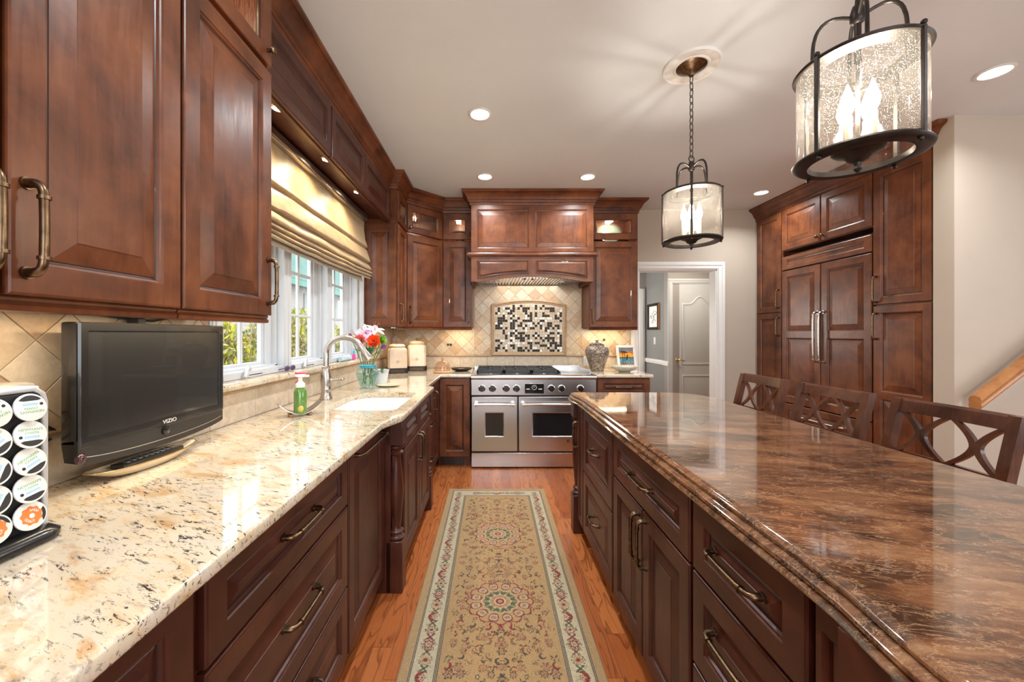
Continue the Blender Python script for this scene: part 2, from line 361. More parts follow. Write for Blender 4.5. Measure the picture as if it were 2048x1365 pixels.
mb = MB().box(2.54, 5.70, .845, 2.562, 6.4, .915, .004).box(2.532, 5.70, .868, 2.562, 6.4, .895, .004).box(2.525, 5.535, .845, 2.545, 5.70, .915, .004)
struct('trim_2', mb, M['white_trim'], 'white chair rail along the grey hall wall', 'chair rail')
mb = casing(MB(), 2.60, 3.40, 2.035, 5.55, .07)
struct('trim_3', mb, M['hall_door'], 'pale casing round the arched panel hall door', 'door casing')
mb = MB().box(2.43, 6.372, 0, 2.53, 6.4, 2.06, .004).box(2.44, 6.36, 0, 2.50, 6.4, 2.05, .004)
struct('trim_4', mb, M['white_trim'], 'white casing edge at the far end of the hall', 'door casing')
lamp('hall_fill_overhead', 'AREA', (2.75, 4.95, 2.40), 12, (1, .9, .78), size=.3)  # no fixture; added out of view to brighten the hall
lamp('hall_fill_side', 'AREA', (1.05, 5.9, 1.5), 22, (1, .96, .90), (PI/2, 0, -PI/2), size=.7)  # unseen area light added to fill the hall from the left

# hall door: two arched panels
d = thing('door_1', 'pale grey two panel door with arched top panel, brass lever', 'door', (2.605, 5.552, 0), kind='structure')
mb = MB().box(0, 0, .01, .79, .035, 2.03, .002)
def arch_outline(x0, x1, z0, z1, rise, inset, n=24):
    x0 += inset; x1 -= inset; z0 += inset; z1 -= inset
    pts = [(x0, z0), (x1, z0)]
    for i in range(n+1):
        u = 1-i/n; s = abs(2*u-1); k = (1+math.cos(PI*min(1, s/.62)))/2
        pts.append((x0+(x1-x0)*u, z1-rise+rise*k))
    return pts
for (z0, z1, rise) in ((.86, 1.86, .11), (.20, .72, 0)):
    rings = [[(x, y, z) for x, z in arch_outline(.13, .66, z0, z1, rise, i)] for i, y in ((0, -.0005), (.006, -.007), (.016, -.009), (.024, -.004), (.034, -.001), (.06, -.006))]
    mb.loft(rings, cap0=False)
mb.build('leaf', M['hall_door'], d)
h = MB().lathe([(.0, 0), (.030, 0), (.030, .006), (.014, .010), (.012, .03)], 20)
h.xf(Matrix.Rotation(PI/2, 4, 'X')); h.xf(Matrix.Translation((.065, 0, .94)))
h.tube([(.065, -.03, .94), (.085, -.042, .938), (.12, -.045, .930), (.16, -.042, .918)], [.010, .009, .007, .006], 10)
h.build('lever', M['brass'], d)
p = thing('picture_frame', 'dark framed sketch hanging on the grey hall wall', 'picture', (2.558, 6.07, 1.58))
mb = MB()
for a in (0, 1, 2, 3):
    s = mb.mark(); mb.box(-.2, -.032, .165, .2, -.002, .205, .004); mb.xf(Matrix.Rotation(a*PI/2, 4, 'Y'), s)
mb.xf(Matrix.Rotation(-PI/2, 4, 'Z')); mb.build('frame', M['dark_bronze'], p)
tag(MB().box(-.030, -.208, -.20, -.002, -.202, .20).build('frame_edge', M['oak_rail'], p), 'orange wood outer edge')
MB().box(-.012, -.17, -.17, -.006, .17, .17).build('mat', M['paper'], p)
mb = MB(); r2 = random.Random(3)
for k in range(9):
    y, z = r2.uniform(-.08, .08), r2.uniform(-.09, .09)
    mb.tube([(-.014, y+.04*math.sin(i*.8+k), z+.012*i-.03) for i in range(6)], .0025, 5)
mb.build('sketch', M['ink'], p)
def switch(loc, rz, label, dark=False):
    s = thing('light_switch', label, 'light switch', loc, rz)
    MB().box(-.035, -.006, -.057, .035, 0, .057, .003).build('plate', M['white_vinyl'], s)
    MB().box(-.016, -.011, -.033, .016, -.005, .033, .003).build('rocker', M['white_vinyl'], s)
switch((2.56, 6.05, 1.20), -PI/2, 'white switch under the picture on the grey hall wall')
switch((1.085, YB-.012, 1.0), 0, 'white switch plate on the backsplash half hidden by the speckled urn')

# ---------------------------------------------------------------- tiles
def clip(poly, x0, z0, x1, z1):
    for ax, lim, sg in ((0, x0, 1), (0, x1, -1), (1, z0, 1), (1, z1, -1)):
        out = []
        for i in range(len(poly)):
            a, b = poly[i-1], poly[i]; da, db = sg*(a[ax]-lim), sg*(b[ax]-lim)
            if (da < 0) != (db < 0):
                t = da/(da-db); out.append((a[0]+t*(b[0]-a[0]), a[1]+t*(b[1]-a[1])))
            if db >= 0: out.append(b)
        poly = out
        if len(poly) < 3: return []
    return poly
def tile_poly(mb, poly, t, m):
    cx = sum(p[0] for p in poly)/len(poly); cz = sum(p[1] for p in poly)/len(poly)
    sh = lambda k: [(cx+(x-cx)*(1-k/max(.02, math.hypot(x-cx, z-cz))), cz+(z-cz)*(1-k/max(.02, math.hypot(x-cx, z-cz)))) for x, z in poly]
    a, b = sh(.0016), sh(.0030)
    mb.loft([[(x, -.0005, z) for x, z in a], [(x, -t+.0012, z) for x, z in a], [(x, -t, z) for x, z in b]], m, cap0=False)
def diag_tiles(mb, x0, z0, x1, z1, s=.108, ph=0.0, seed=1):
    r = random.Random(seed); h = s/math.sqrt(2)*1.0
    for i in range(int((x0-ph)/h)-2, int((x1-ph)/h)+3):
        for j in range(-1, int((z1-z0)/h)+3):
            if (i+j) % 2: continue
            cx, cz = ph+i*h, z0+j*h
            p = clip([(cx-h, cz), (cx, cz-h), (cx+h, cz), (cx, cz+h)], x0, z0, x1, z1)
            if len(p) >= 3:
                ar = abs(sum(p[k-1][0]*p[k][1]-p[k][0]*p[k-1][1] for k in range(len(p))))/2
                if ar > 2e-4: tile_poly(mb, p, .007, r.choice((0, 0, 0, 1, 1, 1, 1, 2, 2, 3 if r.random() < .4 else 1)))
def rect_tiles(mb, x0, z0, x1, z1, w, ph):
    k = math.floor((x0-ph)/w)
    while ph+k*w < x1:
        a, b = max(x0, ph+k*w), min(x1, ph+(k+1)*w)
        if b-a > .004: tile_poly(mb, [(a, z0), (b, z0), (b, z1), (a, z1)], .008, 4)
        k += 1
TM = TRAV+[M['trav_rect'], M['grout'], M['trav_trim']]
def pencil(mb, x0, x1, z, m=6):
    mb.loft([[(x, -y, z+dz) for y, dz in ((0, -.009), (.013, -.008), (.018, -.002), (.018, .003), (.013, .008), (0, .009))] for x in (x0, x1)], m)
# back wall: local x = world x
mb = MB(); mb.box(XL, .0, .86, 1.60, .002, 1.37, m=5).box(-.215, .0, 1.37, 1.03, .002, 1.90, m=5)
mb.v = [(x, y-.003, z) for x, y, z in mb.v]
rect_tiles(mb, XL, .916, 1.60, 1.048, .31, -.055); pencil(mb, XL, -.004, 1.057); pencil(mb, .845, 1.60, 1.057)
diag_tiles(mb, XL, 1.066, -.2, 1.372, seed=3, ph=.42); diag_tiles(mb, 1.03, 1.066, 1.60, 1.372, seed=4, ph=.42); diag_tiles(mb, -.2, 1.066, 1.03, 1.90, seed=5, ph=.42)
bs = struct('trim_5', mb, TM, 'travertine backsplash behind the range and corner', 'backsplash', loc=(0, YB, 0))
# left wall: local x -> world y, facing +x
mb = MB(); mb.box(.1, -.003, .86, YB-.01, -.001, 1.066, m=5).box(.1, -.003, 1.066, 1.55, -.001, 1.37, m=5).box(3.43, -.003, 1.066, YB-.01, -.001, 1.37, m=5)
rect_tiles(mb, .1, .916, YB-.01, 1.048, .30, .06); pencil(mb, .1, YB-.012, 1.057)
diag_tiles(mb, .1, 1.066, 1.55, 1.372, seed=6, ph=.05); diag_tiles(mb, 3.43, 1.066, YB-.012, 1.372, seed=7, ph=.1)
struct('trim_6', mb, TM, 'travertine backsplash under the window and the near wall cabinets', 'backsplash', loc=(XL, 0, 0), rot=(0, 0, PI/2))
# mosaic feature
def arch_rect(x0, x1, z0, zs, zt, n=24):
    pts = [(x0, z0), (x1, z0)]
    c = (x0+x1)/2; hw = (x1-x0)/2; rise = zt-zs; R = (hw*hw+rise*rise)/(2*rise); zc = zt-R; a = math.asin(hw/R)
    for i in range(n+1):
        t = a-2*a*i/n; pts.append((c+R*math.sin(t), zc+R*math.cos(t)))
    return pts
mz = thing('mosaic_panel', 'arched black and cream mosaic panel with stone frame above the range', 'mosaic panel', (0, YB-.008, 0))
def ring(off, y): return [(x, y, z) for x, z in arch_rect(-.012+off, .853-off, 1.058+off, 1.648-off*.9, 1.703-off)]
mb = MB().loft([ring(0, 0), ring(0, -.012), ring(.006, -.019), ring(.014, -.021), ring(.022, -.016), ring(.027, -.011), ring(.034, -.011), ring(.036, -.009), ring(.040, -.004)], 0, cap0=False, cap1=False)
mb.build('frame', M['trav_trim'], mz)
inner = arch_rect(.026, .815, 1.096, 1.613, 1.665)
mb = MB(); b = [(x, -.004, z) for x, z in inner]; mb.add(b, [list(range(len(b)))])
mb.build('backing', M['trav_rect'], mz)
mb = MB(); r = random.Random(21); pt = .0285; nx = 27; x0 = .4205-nx*pt/2
for j in range(19):
    for i in range(nx):
        cx, cz = x0+(i+.5)*pt, 1.103+(j+.5)*pt
        ztop = 1.651-((cx-.4205)/.39)**2*.045
        if cz+pt*.4 > ztop or cx < .04 or cx > .80: continue
        k = r.random(); m = 0 if k < .38 else (1 if k < .70 else (2 if k < .88 else 3))
        tile_poly(mb, [(cx-pt/2, cz-pt/2), (cx+pt/2, cz-pt/2), (cx+pt/2, cz+pt/2), (cx-pt/2, cz+pt/2)], .0085, m)
mb.build('tiles', [plain('dark_glass_tile', (.018, .011, .008), .35, spec=.15), TRAV[0], TRAV[1], plain('pale_glass_tile', (.66, .60, .50), .1, coat=.6)], mz)
for x, z, lab in ((-.49, 1.185, 'pair of small dark glass tiles left of the range'), (1.290, 1.242, 'single small dark glass tile above the speckled urn')):
    o = MB()
    for k in ((-.0155, .0155) if x < 0 else (0,)): o.box(x+k-.0125, YB-.0105, z-.0125, x+k+.0125, YB-.006, z+.0125, .001)
    tag(o.build('accent_tile', M['ink']), lab, 'tile')

# ---------------------------------------------------------------- window
for i in range(3):
    y0 = WY0+i*(WY1-WY0)/3; w = (WY1-WY0)/3
    wn = thing('window_%d' % (i+1), ('white casement window nearest the small television', 'white casement window in the middle behind the tall faucet', 'white casement window nearest the corner cabinets and vase')[i], 'window', (XL, y0, WZ0), kind='structure')
    H = WZ1-WZ0
    mb = MB(); f = .038
    mb.box(-.15, 0, 0, -.012, f, H, .004).box(-.15, w-f, 0, -.012, w, H, .004).box(-.15, f, 0, -.012, w-f, .035, .004).box(-.15, f, H-.05, -.012, w-f, H, .004)
    mb.box(-.14, f, .03, -.055, f+.018, H, .003).box(-.14, w-f-.018, .03, -.055, w-f, H, .003).box(-.14, f, .03, -.055, w-f, .045, .003)
    mb.build('window_frame', M['white_vinyl'], wn)
    a, b = .125, w-.125; mb = MB()
    mb.box(-.125, f+.01, .03, -.078, a-.018, H-.03, .005).box(-.125, b+.018, .03, -.078, w-f-.01, H-.03, .005).box(-.125, a-.02, .03, -.078, b+.02, .048, .004).box(-.125, a-.02, H-.07, -.078, b+.02, H-.03, .004)
    mb.box(-.118, a-.02, .04, -.090, a, H-.05, .004).box(-.118, b, .04, -.090, b+.02, H-.05, .004).box(-.118, a, .04, -.090, b, .062, .004)
    sash = mb.build('sash', M['white_vinyl'], wn)
    mb = MB(); c = (a+b)/2
    mb.box(-.112, c-.009, .05, -.094, c+.009, H-.05, .003)
    for k in (1, 2, 3): mb.box(-.110, a, .06+k*.267-.009, -.0955, b, .06+k*.267+.009, .003)
    mb.build('muntins', M['white_vinyl'], sash)
    MB().box(-.1045, a-.005, .055, -.1015, b+.005, H-.06).build('pane', M['win_glass'], sash)
    mb = MB().box(-.075, .205, .004, -.012, .325, .020, .006).tube([(-.03, .23, .02), (-.022, .225, .04), (-.010, .20, .052), (.004, .165, .030), (.008, .150, .008)], [.012, .013, .010, .008, .009], 8)
    mb.build('crank', M['white_vinyl'], wn)
    mb = MB().tube([(-.035, w-.02, .42), (-.024, w-.022, .39), (-.014, w-.03, .34), (-.018, w-.03, .30)], [.008, .010, .009, .006], 8)
    mb.build('lock_lever', M['white_vinyl'], wn)
mb = MB()
for k, (a, b) in enumerate(((0, .095), (.012, .08), (.03, .06))):
    mb.box(XL, WY1+a, WZ0-.0, XL+.010+.007*k, WY1+b, WZ1+.03, .002); mb.box(XL, WY0-.07+a*.7, WZ0, XL+.008+.006*k, WY0-.07+b*.7, WZ1+.03, .002)
struct('trim_7', mb, M['white_vinyl'], 'white side casings of the sink window', 'window casing')
mb = MB(); prof = [(-.10, 0), (.048, 0), (.055, .004), (.058, .012), (.058, .022), (.054, .029), (.047, .032), (-.10, .032)]
mb.loft([[(XL+x, y, WZ0-.032+z) for x, z in prof] for y in (1.52, 3.425)])
tag(mb.build('window_sill', M['granite']), 'cream granite sill under the sink window', 'window sill', kind='structure')
# ================================================================ CABINET PARTS
def panel_rings(x0, z0, x1, z1, yf, raised=True):
    s = min(1.0, min(x1-x0, z1-z0)/.17)
    seq = [(0, 0), (.003, .0035), (.007, .0050), (.010, .0110), (.0135, .0120)]
    if raised: seq += [(.0150, .0110), (.0150+.042*s, .0030), (.0160+.042*s, .0015)]
    ms = [0, 0, 0, 1] + ([1, 0, 0] if raised else [])
    return [[(x0+i, yf+d, z0+i), (x1-i, yf+d, z0+i), (x1-i, yf+d, z1-i), (x0+i, yf+d, z1-i)] for i, d in seq], ms
def front_mb(x0, z0, x1, z1, cells=None, stile=.056, t=.021, hole=False, raised=True, mb=None):
    # a frame-and-panel front whose back lies on y=0 and whose face looks towards -y
    mb = mb or MB(); yf = -t; e = .005; g = .0015
    x0 += g; x1 -= g; z0 += g; z1 -= g
    if cells is None:
        s = min(stile, (z1-z0)*.27); cells = [(x0+stile, z0+s, x1-stile, z1-s)]
    mb.loft([[(x0+i, y, z0+i), (x1-i, y, z0+i), (x1-i, y, z1-i), (x0+i, y, z1-i)] for i, y in ((0, 0), (0, yf+e), (e*.3, yf+e*.3), (e, yf))], 0, cap0=not hole, cap1=False)
    xs = sorted({x0+e, x1-e, *[c[0] for c in cells], *[c[2] for c in cells]}); zs = sorted({z0+e, z1-e, *[c[1] for c in cells], *[c[3] for c in cells]})
    for a, b in zip(xs, xs[1:]):
        for c, d in zip(zs, zs[1:]):
            mx, mz_ = (a+b)/2, (c+d)/2
            if any(q[0] < mx < q[2] and q[1] < mz_ < q[3] for q in cells): continue
            mb.add([(a, yf, c), (b, yf, c), (b, yf, d), (a, yf, d)], [(0, 1, 2, 3)])
    for q in cells:
        if hole:
            mb.loft([[(q[0]+i, y, q[1]+i), (q[2]-i, y, q[1]+i), (q[2]-i, y, q[3]-i), (q[0]+i, y, q[3]-i)] for i, y in ((0, yf), (.003, yf+.0035), (.007, yf+.005), (.010, yf+.009), (.010, 0))], cap0=False, cap1=False, ms=[0, 0, 1, 1])
        else:
            rg, ms = panel_rings(*q, yf, raised); mb.loft(rg, cap0=False, ms=ms)
    return mb
CH = [M['cherry'], M['glaze']]; CD = [M['cherry_shaded'], M['glaze']]
def pull_mb(L=.16, proj=.032, r=.0068, vertical=True):
    h = L/2; pts = [(0, 0, -h), (0, -proj*.55, -h), (0, -proj*.85, -h+.006), (0, -proj, -h+.020)]
    path = pts + [(0, -proj-.001, 0)] + [(x, y, -z) for x, y, z in reversed(pts)]
    # smooth the elbows
    P = [Vector(p) for p in path]; Q = [P[0]]
    for i in range(1, len(P)-1): Q += [P[i].lerp(P[i-1], .25), P[i].lerp(P[i+1], .25)]
    Q.append(P[-1]); n = len(Q)
    R = [r*(1.25 if i < 3 or i >= n-3 else 1.0) for i in range(n)]
    mb = MB().tube(Q, R, 10)
    for s in (-1, 1):
        z = s*(h-.026); mb.tube([(0, -proj, z-.003), (0, -proj, z+.003)], r*1.4, 12)
        mb.tube([(0, 0, s*h), (0, -.004, s*h)], r*1.7, 12)
    if not vertical: mb.xf(Matrix.Rotation(PI/2, 4, 'Y'))
    return mb
def add_pull(parent, x, y, z, L=.16, vertical=True, mat='bronze', name='handle', r=.0068, proj=.032):
    return pull_mb(L, proj, r, vertical).build(name, M[mat], parent, loc=(x, y, z), smooth=60)
def add_knob(parent, x, y, z, mat='bronze'):
    mb = MB().lathe([(.007, 0), (.006, .010), (.0075, .014), (.0155, .019), (.016, .023), (.012, .028), (.006, .0295)], 18)
    mb.xf(Matrix.Rotation(PI/2, 4, 'X')); return mb.build('knob', M[mat], parent, loc=(x, y, z))
def cabinet(name, label, cat, loc, rz, w, d, z0, z1, fronts, mats=CH, toe=0, open_cells=(), rail=False, group=None, well=0):
    u = thing(name, label, cat, loc, rz, group)
    mb = MB()
    if open_cells:                       # a case with a lit glazed compartment at the top
        zg = open_cells[0]; t = .018
        mb.box(0, 0, z0, w, d, zg).box(0, 0, zg, t, d, z1).box(w-t, 0, zg, w, d, z1).box(t, d-.012, zg, w-t, d, z1).box(t, 0, z1-t, w-t, d, z1)
    elif well:
        mb.box(0, 0, toe, w, d, well).box(0, 0, well, w, .010, z1).box(0, .010, well, .016, d, z1).box(w-.016, .010, well, w, d, z1)
    else: mb.box(0, 0, z0+toe, w, d, z1, .001)
    if toe: mb.box(0, .06, 0, w, d, toe)
    mb.build('body', mats[0], u)
    for f in fronts:
        k = f['k']; x0, a, x1, b = f['r']
        m = f.get('m', mats)
        o = front_mb(x0, a, x1, b, f.get('cells'), f.get('stile', .056), hole=(k == 'glass_door'), raised=f.get('raised', True)).build(k, m, u, smooth=7)
        if k == 'glass_door':
            s = f.get('stile', .056); MB().box(x0+s+.006, -.009, a+s+.006, x1-s-.006, -.006, b-s-.006).build('glass_pane', M['ribbed'], o)
        for h in f.get('h', ()):
            if h[0] == 'k': add_knob(o, h[1], -.021, h[2])
            else: add_pull(o, h[1], -.021, h[2], h[3] if len(h) > 3 else .16, h[0] == 'v')
    if rail:
        mb = MB().loft([[(x, y, z0+z) for y, z in ((.012, .002), (-.004, .002), (-.006, -.004), (-.002, -.010), (-.008, -.016), (-.006, -.026), (.012, -.028))] for x in (0, w)])
        mb.build('light_rail', mats[0], u)
    return u
def crown(name, label, path, side=1, parent=None, z0=2.60, mat='cherry', k=1.0):
    # moulding swept along a plan path with mitred corners; side +1 projects to the right of travel
    prof = [(-.01, 0), (.010, 0), (.012, .004), (.012, .026), (.020, .032), (.022, .040), (.030, .046), (.036, .060), (.045, .080), (.058, .098), (.074, .110), (.080, .112), (.084, .118), (.088, .122), (.088, .1385), (-.01, .1385)]
    P = [Vector(p) for p in path]; N = []
    for i in range(len(P)):
        ds = []
        if i > 0: ds.append((P[i]-P[i-1]).normalized())
        if i < len(P)-1: ds.append((P[i+1]-P[i]).normalized())
        ns = [Vector((d.y, -d.x))*side for d in ds]
        n = sum(ns, Vector((0, 0))); n = n/len(ns); N.append(n/max(.2, n.length_squared))
    mb = MB().loft([[(P[i].x+N[i].x*o*k, P[i].y+N[i].y*o*k, z0+z) for o, z in prof] for i in range(len(P))])
    o = mb.build(name, M[mat], parent, smooth=30)
    return tag(o, label, 'crown moulding') if label else o
# ================================================================ WALL CABINETS
LU = PI/2                                  # units on the window wall face +x
ZB, ZD, ZG0, ZG1 = 1.378, 2.293, 2.312, 2.592
D = lambda x0, z0, x1, z1, *h, k='door', **kw: dict(k=k, r=(x0, z0, x1, z1), h=h, **kw)
XU = -.852
w = .797
cabinet('wall_cabinet', 'cherry two door wall cabinet nearest the viewer, above the pod rack', 'wall cabinet', (XU, .235, 0), LU, w, .296, ZB, 2.60,
        [D(.0, ZB, .418, ZD, ('v', .392, 1.50)), D(.424, ZB, w, ZD, ('v', .452, 1.50)),
         D(.0, ZG0, .418, ZG1, ('k', .39, 2.36), k='glass_door'), D(.424, ZG0, w, ZG1, ('k', .45, 2.36), k='glass_door')], open_cells=(2.30,), rail=True)
w = .418
cabinet('wall_cabinet', 'cherry single door wall cabinet above the small television, beside the window', 'wall cabinet', (XU, 1.038, 0), LU, w, .296, ZB, 2.60,
        [D(.0, ZB, w, ZD, ('v', w-.028, 1.505)), D(.0, ZG0, w, ZG1, ('k', w-.028, 2.362), k='glass_door')], open_cells=(2.30,), rail=True)
# valance over the window
v = thing('window_valance', 'three panel cherry valance spanning above the roman shade', 'valance', (-.92, 1.458, 0), LU)
L = 3.428-1.458
mb = MB().box(0, 0, 2.312, L, .02, 2.60).box(0, .02, 2.335, L, .225, 2.353).box(0, .0, 2.300, L, .026, 2.318, .003)
mb.build('board', M['cherry_shaded'], v)
for a, b in ((.004, .700), (.708, 1.272), (1.280, L-.030)):
    front_mb(a, 2.306, b, 2.595, stile=.05).build('panel', CD, v, smooth=7)
for i, y in enumerate((1.735, 2.246, 2.76)):
    pk = thing('puck_light', ('lit puck light under the valance, nearest the viewer', 'lit puck light under the valance, middle one', 'lit puck light under the valance, nearest the corner cabinets')[i], 'light', (-.965, y, 2.335), 0, 'puck lights under the valance')
    MB().lathe([(.0, 0), (.034, 0), (.034, -.006), (.026, -.012), (.024, -.010)], 24).build('rim', M['nickel'], pk)
    MB().lathe([(.0, -.0085), (.024, -.0095), (.02, -.0115), (0, -.0125)], 20, cap=False).build('lens', M['puck_lens'], pk)
    lamp('puck_glow', 'SPOT', (0, 0, -.02), 14, (1, .80, .52), (0, 0, 0), pk, spot_size=2.6, spot_blend=.8, shadow_soft_size=.02)
# narrow unit before the corner, with a panelled end towards the camera
u = cabinet('wall_cabinet', 'narrow cherry wall cabinet with panelled end, between window and corner', 'wall cabinet', (XU, 3.43, 0), LU, .355, .296, ZB, 2.60,
        [D(.012, ZB, .352, ZD, ('v', .04, 1.50)), D(.012, ZG0, .352, ZG1, ('k', .04, 2.362), k='glass_door', stile=.05)], open_cells=(2.30,), rail=True)
e = front_mb(-.295, ZB, -.001, 2.288, stile=.06).build('end_panel', CH, u, smooth=7, loc=(0, 0, 0), rot=(0, 0, -PI/2))
# diagonal corner unit
cu = thing('corner_cabinet', 'diagonal cherry corner wall cabinet with small glazed door on top', 'wall cabinet', (-.852, 3.787, 0), PI/4)
cw = math.hypot(.325, .325)
A = MB(); 
def plan(mb, z0, z1):
    q = Matrix.Rotation(-PI/4, 2); P = [(-.852, 3.787), (-.527, 4.112), (-.527, 4.436), (-1.146, 4.436), (-1.146, 3.787)]
    return mb.prism([tuple(q @ (Vector(p)-Vector((-.852, 3.787)))) for p in P], z0, z1)
plan(A, ZB, 2.30); plan(A, 2.585, 2.60)
A.box(0, 0, 2.3, .02, .02, 2.6).box(cw-.02, 0, 2.3, cw, .02, 2.6)
q = Matrix.Rotation(-PI/4, 2)
for a, b in (((-1.146, 3.787), (-1.146, 4.436)), ((-1.146, 4.436), (-.527, 4.436))):
    a, b = q @ (Vector(a)-Vector((-.852, 3.787))), q @ (Vector(b)-Vector((-.852, 3.787)))
    A.add([(a.x, a.y, 2.3), (b.x, b.y, 2.3), (b.x, b.y, 2.6), (a.x, a.y, 2.6)], [(0, 1, 2, 3)])
A.build('body', M['cherry'], cu)
dd = front_mb(.012, ZB, cw-.012, ZD).build('door', CH, cu, smooth=7); add_pull(dd, .040, -.021, 1.50)
dd = front_mb(.012, ZG0, cw-.012, ZG1, hole=True).build('glass_door', CH, cu, smooth=7); add_knob(dd, .040, -.021, 2.362)
MB().box(.074, -.009, ZG0+.062, cw-.074, -.006, ZG1-.062).build('glass_pane', M['ribbed'], dd)
mb = MB().loft([[(x, y, ZB+z) for y, z in ((.012, .002), (-.004, .002), (-.008, -.016), (-.006, -.026), (.012, -.028))] for x in (0, cw)]); mb.build('light_rail', M['cherry'], cu)
cabinet('wall_cabinet', 'narrow cherry wall cabinet left of the range hood, pale green vase inside', 'wall cabinet', (-.527, 4.112, 0), 0, .312, .324, ZB, 2.60,
        [D(.006, ZB, .308, ZD, ('v', .282, 1.50)), D(.006, ZG0, .308, ZG1, ('k', .285, 2.362), k='glass_door', stile=.058)], open_cells=(2.30,), rail=True)
cabinet('wall_cabinet', 'cherry wall cabinet right of the range hood, blue glass plate inside', 'wall cabinet', (1.036, 4.112, 0), 0, .518, .324, ZB, 2.60,
        [D(.004, ZB, .515, ZD, ('v', .03, 1.50)), D(.004, ZG0, .515, ZG1, ('k', .03, 2.362), k='glass_door', stile=.062)], open_cells=(2.30,), rail=True)
for x, y, p in ((-.37, 4.25, .9), (-.95, 4.2, 1.0), (1.30, 4.25, 1.2), (-1.0, 3.60, .7), (-1.0, 1.25, 1.2), (-1.0, .6, 1.0)):
    lamp('cabinet_interior_light', 'POINT', (x, y, 2.555), p*3.0, (1, .78, .52), shadow_soft_size=.02)
mb = MB().lathe([(.030, 0), (.034, .004), (.042, .03), (.066, .10), (.084, .125), (.086, .130), (.078, .128), (.06, .10), (.04, .035), (0, .03)], 28, cap=False)
tag(mb.build('ribbed_vase', plain('celadon_glaze', (.40, .47, .33), .2, coat=.5), loc=(-.352, 4.27, 2.301)), 'pale green flared vase in the lit cabinet left of the hood', 'vase')
mb = MB().lathe([(0, 0), (.05, .0), (.09, .006), (.128, .018), (.130, .021), (.09, .012), (0, .008)], 40, cap=False)
mb.xf(Matrix.Rotation(math.radians(62), 4, 'X'))
tag(mb.build('glass_plate', plain('blue_green_glass', (.20, .33, .36), .12, coat=.6), loc=(1.30, 4.30, 2.42)), 'blue green glass plate propped in the lit cabinet right of the hood', 'plate')
for loc, rz, wd, lab in (((-.99, .27, 1.377), LU, 1.14, 'warm light strip under the near wall cabinets'), ((-.50, 4.30, 1.377), 0, .26, 'warm light strip under the narrow cabinet left of the range'),
                     ((1.08, 4.30, 1.377), 0, .42, 'warm light strip under the cabinet right of the range'), ((-1.0, 3.80, 1.377), PI/4, .3, 'warm light strip under the corner wall cabinet')):
    s = thing('light_strip', lab, 'light', loc, rz)
    MB().box(0, -.012, -.008, wd, .012, 0, .002).build('housing', M['white_vinyl'], s)
    mb = MB()
    for k in range(int(wd/.03)): mb.box(k*.03+.008, -.004, -.0095, k*.03+.020, .004, -.0075)
    mb.build('diodes', M['strip_lens'], s)
    lamp('strip_glow', 'AREA', (wd/2, 0, -.012), (3.0 if wd > 1 else 5)*wd, (1, .78, .50), (0, 0, 0), s, shape='RECTANGLE', size=wd, size_y=.02)
crown('crown_moulding', 'cherry crown moulding along the near wall cabinets, valance and corner units',
      [(XU, .2), (XU, 1.46), (-.92, 1.46), (-.92, 3.43), (XU, 3.43), (XU, 3.787), (-.527, 4.112), (-.226, 4.112)], 1)
crown('crown_moulding', 'cherry crown moulding over the cabinet right of the hood', [(1.034, 4.112), (1.556, 4.112), (1.556, 4.436)], 1)
# ================================================================ RANGE HOOD
HX0, HX1, HY = -.212, 1.018, 3.862
hd = thing('range_hood', 'cherry mantel range hood with arched apron and crown above the stove', 'range hood', (0, HY, 0))
MB().box(HX0, 0, 2.10, HX1, .573, 2.61, .001).build('body', M['cherry'], hd)
mw = HX1-HX0
mb = front_mb(HX0, 2.125, HX1, 2.604, [(HX0+.062, 2.165, HX0+mw/2-.030, 2.555), (HX0+mw/2+.030, 2.165, HX1-.062, 2.555)], t=.018)
mb.build('panel', CH, hd, smooth=7)
prof = [(.0, 2.075), (-.020, 2.075), (-.022, 2.083), (-.034, 2.088), (-.040, 2.100), (-.040, 2.108), (-.030, 2.112), (-.026, 2.122), (0, 2.126)]
pth = [(HX0, .57), (HX0, 0), (HX1, 0), (HX1, .57)]; nr = [(-1, 0), (-1, -1), (1, -1), (1, 0)]
MB().loft([[(p[0]-n[0]*y, p[1]-n[1]*y if n[1] else p[1], z) for y, z in prof] for p, n in zip(pth, nr)]).build('shelf_moulding', M['cherry'], hd)
# arched apron
def arch_z(x, z0=1.832, rise=.052):
    u = (x-(HX0+HX1)/2)/((HX1-HX0)/2-.10); return z0+max(0, rise*(1-u*u)) if abs(u) < 1 else z0
mb = MB(); n = 48; xs = [HX0+.006+(mw-.012)*i/n for i in range(n+1)]; ta = 2.076
mb.loft([[(x, -.02, arch_z(x)), (x, .02, arch_z(x)), (x, .02, ta), (x, -.02, ta)] for x in xs])
for s in (HX0, HX1-.02): mb.box(s+.0, .0, 1.832, s+.02, .573, 2.076)
ap = mb.build('apron', M['cherry'], hd)
for a, b in ((HX0+.065, HX0+mw/2-.035), (HX0+mw/2+.035, HX1-.065)):
    def outl(i, y, k=20):
        bot = [(a+i+(b-a-2*i)*j/k) for j in range(k+1)]
        return [(x, y, arch_z(x)+.034+i) for x in bot]+[(b-i, y, 2.045-i), (a+i, y, 2.045-i)]
    mb = MB().loft([outl(i, y) for i, y in ((0, -.0195), (.002, -.027), (.008, -.028), (.012, -.021), (.016, -.0205), (.030, -.026), (.032, -.0265))], cap0=False, ms=[0, 0, 1, 1, 0, 0])
    mb.build('apron_panel', CH, hd, smooth=7)
cr = crown('crown', None, [(HX0, .573), (HX0, 0), (HX1, 0), (HX1, .573)], 1, hd)
